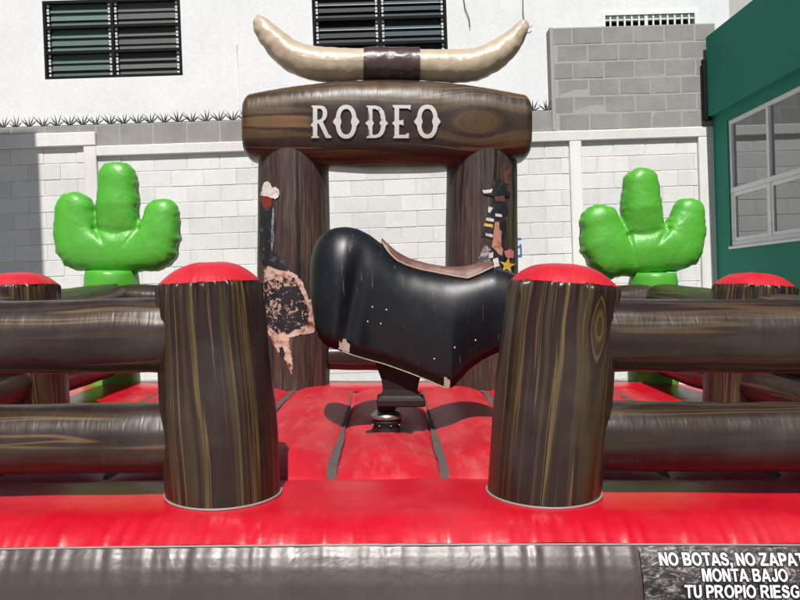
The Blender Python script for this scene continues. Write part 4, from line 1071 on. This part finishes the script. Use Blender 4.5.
# hollow underside: a dark ceiling set a little above the lower edge
k0 = len(v)
for px in pxs:
    a, c = bull_pt(px, -PI / 2), bull_pt(px, PI / 2)
    for q in (0, .5, 1): v.append(a.lerp(c, lerp(.03, .97, q)) + Vector((0, 0, .02)))
f += grid_faces(M_, 3, base=k0)
for i in range(M_ - 1):
    f.append((i * n1, (i + 1) * n1, k0 + (i + 1) * 3, k0 + i * 3)); f.append((i * n1 + NA, k0 + i * 3 + 2, k0 + (i + 1) * 3 + 2, (i + 1) * n1 + NA))
body = add('body', v, f, m_bull, mb); body['label'] = 'scratched black fibreglass shell'
# chipped bare edge along the lower front rim
P = [bull_pt(lerp(344, 447, i / 40), -PI / 2) + Vector((0, -.001, .002)) for i in range(41)]
tv, tf, _, _ = tube_geo(P, [.0035 + .0018 * nz(i * .7, 2) for i in range(41)], 8); add('chipped_edge', tv, tf, m_edge, body)
for (x0, rx, rp, sd_) in ((345.5, 6.5, .045, 3.3), (444.5, 4.0, .035, 8.1)):
    v = [bull_pt(x0, -PI / 2 + .012, .0026)]; nn_ = 40
    for i in range(nn_):
        a = 2 * PI * i / nn_; k = .9 + .55 * nz(math.cos(a) * 1.6, math.sin(a) * 1.6, sd_) + .22 * nz(math.cos(a) * 6, math.sin(a) * 6, sd_)
        v.append(bull_pt(x0 + rx * k * math.cos(a), -PI / 2 + .002 + rp * abs(k) * max(0, math.sin(a)), .0026))
    add('chipped_patch', v, [(0, 1 + i, 1 + (i + 1) % nn_) for i in range(nn_)], m_edge, body)
def ball(p, r, sy=.6):
    bm = bmesh.new(); bmesh.ops.create_icosphere(bm, subdivisions=2, radius=r, matrix=Matrix.Diagonal((1, sy, 1, 1)))
    V = [tuple(q.co + p) for q in bm.verts]; FF = [tuple(q.index for q in fc.verts) for fc in bm.faces]; bm.free(); return V, FF
for bx_, by_ in ((373, 307), (386.5, 310), (368.5, 322), (381, 324), (472.5, 340.5), (452, 348), (432.5, 359)):
    best = min((bull_pt(bx_, -PI / 2 * q / 200) for q in range(60, 200)), key=lambda p: abs((p.z - U(bx_, by_, p.y).z)))
    V, FF = ball(best, .0085); add('bolt', V, FF, m_bolt, body)
# saddle
EDGE = [(382, 243.5), (385, 249), (390, 256), (397, 262.5), (406, 267), (420, 271.5), (440, 275.5), (455, 278.5), (466, 280), (478, 275), (489, 270), (491.5, 268.8)]
def saddle_phi(px):
    y = interp(EDGE, px); best = .02
    for k in range(4, 160):
        p = bull_pt(px, -PI / 2 * k / 160)
        if p.z < U(px, y, p.y).z: return PI / 2 * k / 160
    return PI / 2
SP = [lerp(381.5, 491.5, i / 70) for i in range(71)]; v = []; NSD = 40; rim = []
ext = 0.0
for px in SP:
    ph = max(.05, saddle_phi(px)); row = []
    pts = [bull_pt(px, lerp(-ph, ph, j / NSD), .014 + .022 * sstep(0, .5, 1 - abs(2 * j / NSD - 1))) for j in range(NSD + 1)]
    v.append(bull_pt(px, -ph * 1.01, .001)); v += pts; v.append(bull_pt(px, ph * 1.01, .001)); rim.append((pts[0], pts[-1]))
sd = add('saddle', v, grid_faces(len(SP), NSD + 3), m_leather, mb); sd['label'] = 'brown leather saddle pad with pale edge'
P = [a for a, b_ in rim]; tv, tf, _, _ = tube_geo(P, [.0055] * len(P), 8); add('saddle_edge', tv, tf, m_piping if False else m_edge, sd)
P = [b_ for a, b_ in rim]; tv, tf, _, _ = tube_geo(P, [.0055] * len(P), 8); add('saddle_edge', tv, tf, m_edge, sd)
# machine mount
def lathe(cx_, cy_, prof, n=40):
    v = [(cx_ + r * math.cos(2 * PI * j / n), cy_ + r * math.sin(2 * PI * j / n), z) for r, z in prof for j in range(n)]
    f = grid_faces(len(prof), n, True); f.append(tuple(range(n - 1, -1, -1))); f.append(tuple((len(prof) - 1) * n + j for j in range(n))); return v, f
kx = F / DBU
zz_ = lambda y: U(388, y, DBU).z
v = []
for (y, xa, xb, hd_) in ((350, 372, 432, .10), (368, 378, 424, .10), (378, 381.5, 419, .09), (388, 383, 417, .085), (394, 382, 419, .09), (397, 379, 423, .10)):
    a, b_ = U(xa, y, DBU), U(xb, y, DBU); v += [(a.x, DBU - hd_, a.z), (b_.x, DBU - hd_, a.z), (b_.x, DBU + hd_, a.z), (a.x, DBU + hd_, a.z)]
f = grid_faces(6, 4, True) + [(0, 1, 2, 3), (23, 22, 21, 20)]
add('mount_column', v, f, m_darkmetal, mb, smooth=False)
a, b_ = U(377, 396.5, DBU), U(424.5, 404, DBU); addp = addbox('mount_plate', (a.x, DBU - .13, b_.z), (b_.x, DBU + .13, a.z), m_darkmetal, mb, .008)
cxm = U(386.5, 420, DBU).x
v, f = lathe(cxm, DBU, [(.052, zz_(411)), (.058, zz_(408)), (.05, zz_(403))]); add('mount_neck', v, f, m_darkmetal, mb)
v, f = lathe(cxm, DBU, [(.075, zz_(419.5)), (.095, zz_(418)), (.098, zz_(416)), (.094, zz_(414)), (.07, zz_(411)), (.05, zz_(410))]); add('mount_ring', v, f, m_worn, mb)
v, f = lathe(cxm, DBU, [(.083, zz_(438)), (.086, zz_(428)), (.074, zz_(425)), (.09, zz_(422)), (.088, zz_(419))]); mbase = add('mount_base', v, f, m_darkmetal, mb)
for k in range(8):
    a = 2 * PI * k / 8 + .3; V, FF = ball(Vector((cxm + .088 * math.cos(a), DBU + .088 * math.sin(a), zz_(424))), .007, 1); add('bolt', V, FF, m_bolt, mbase)
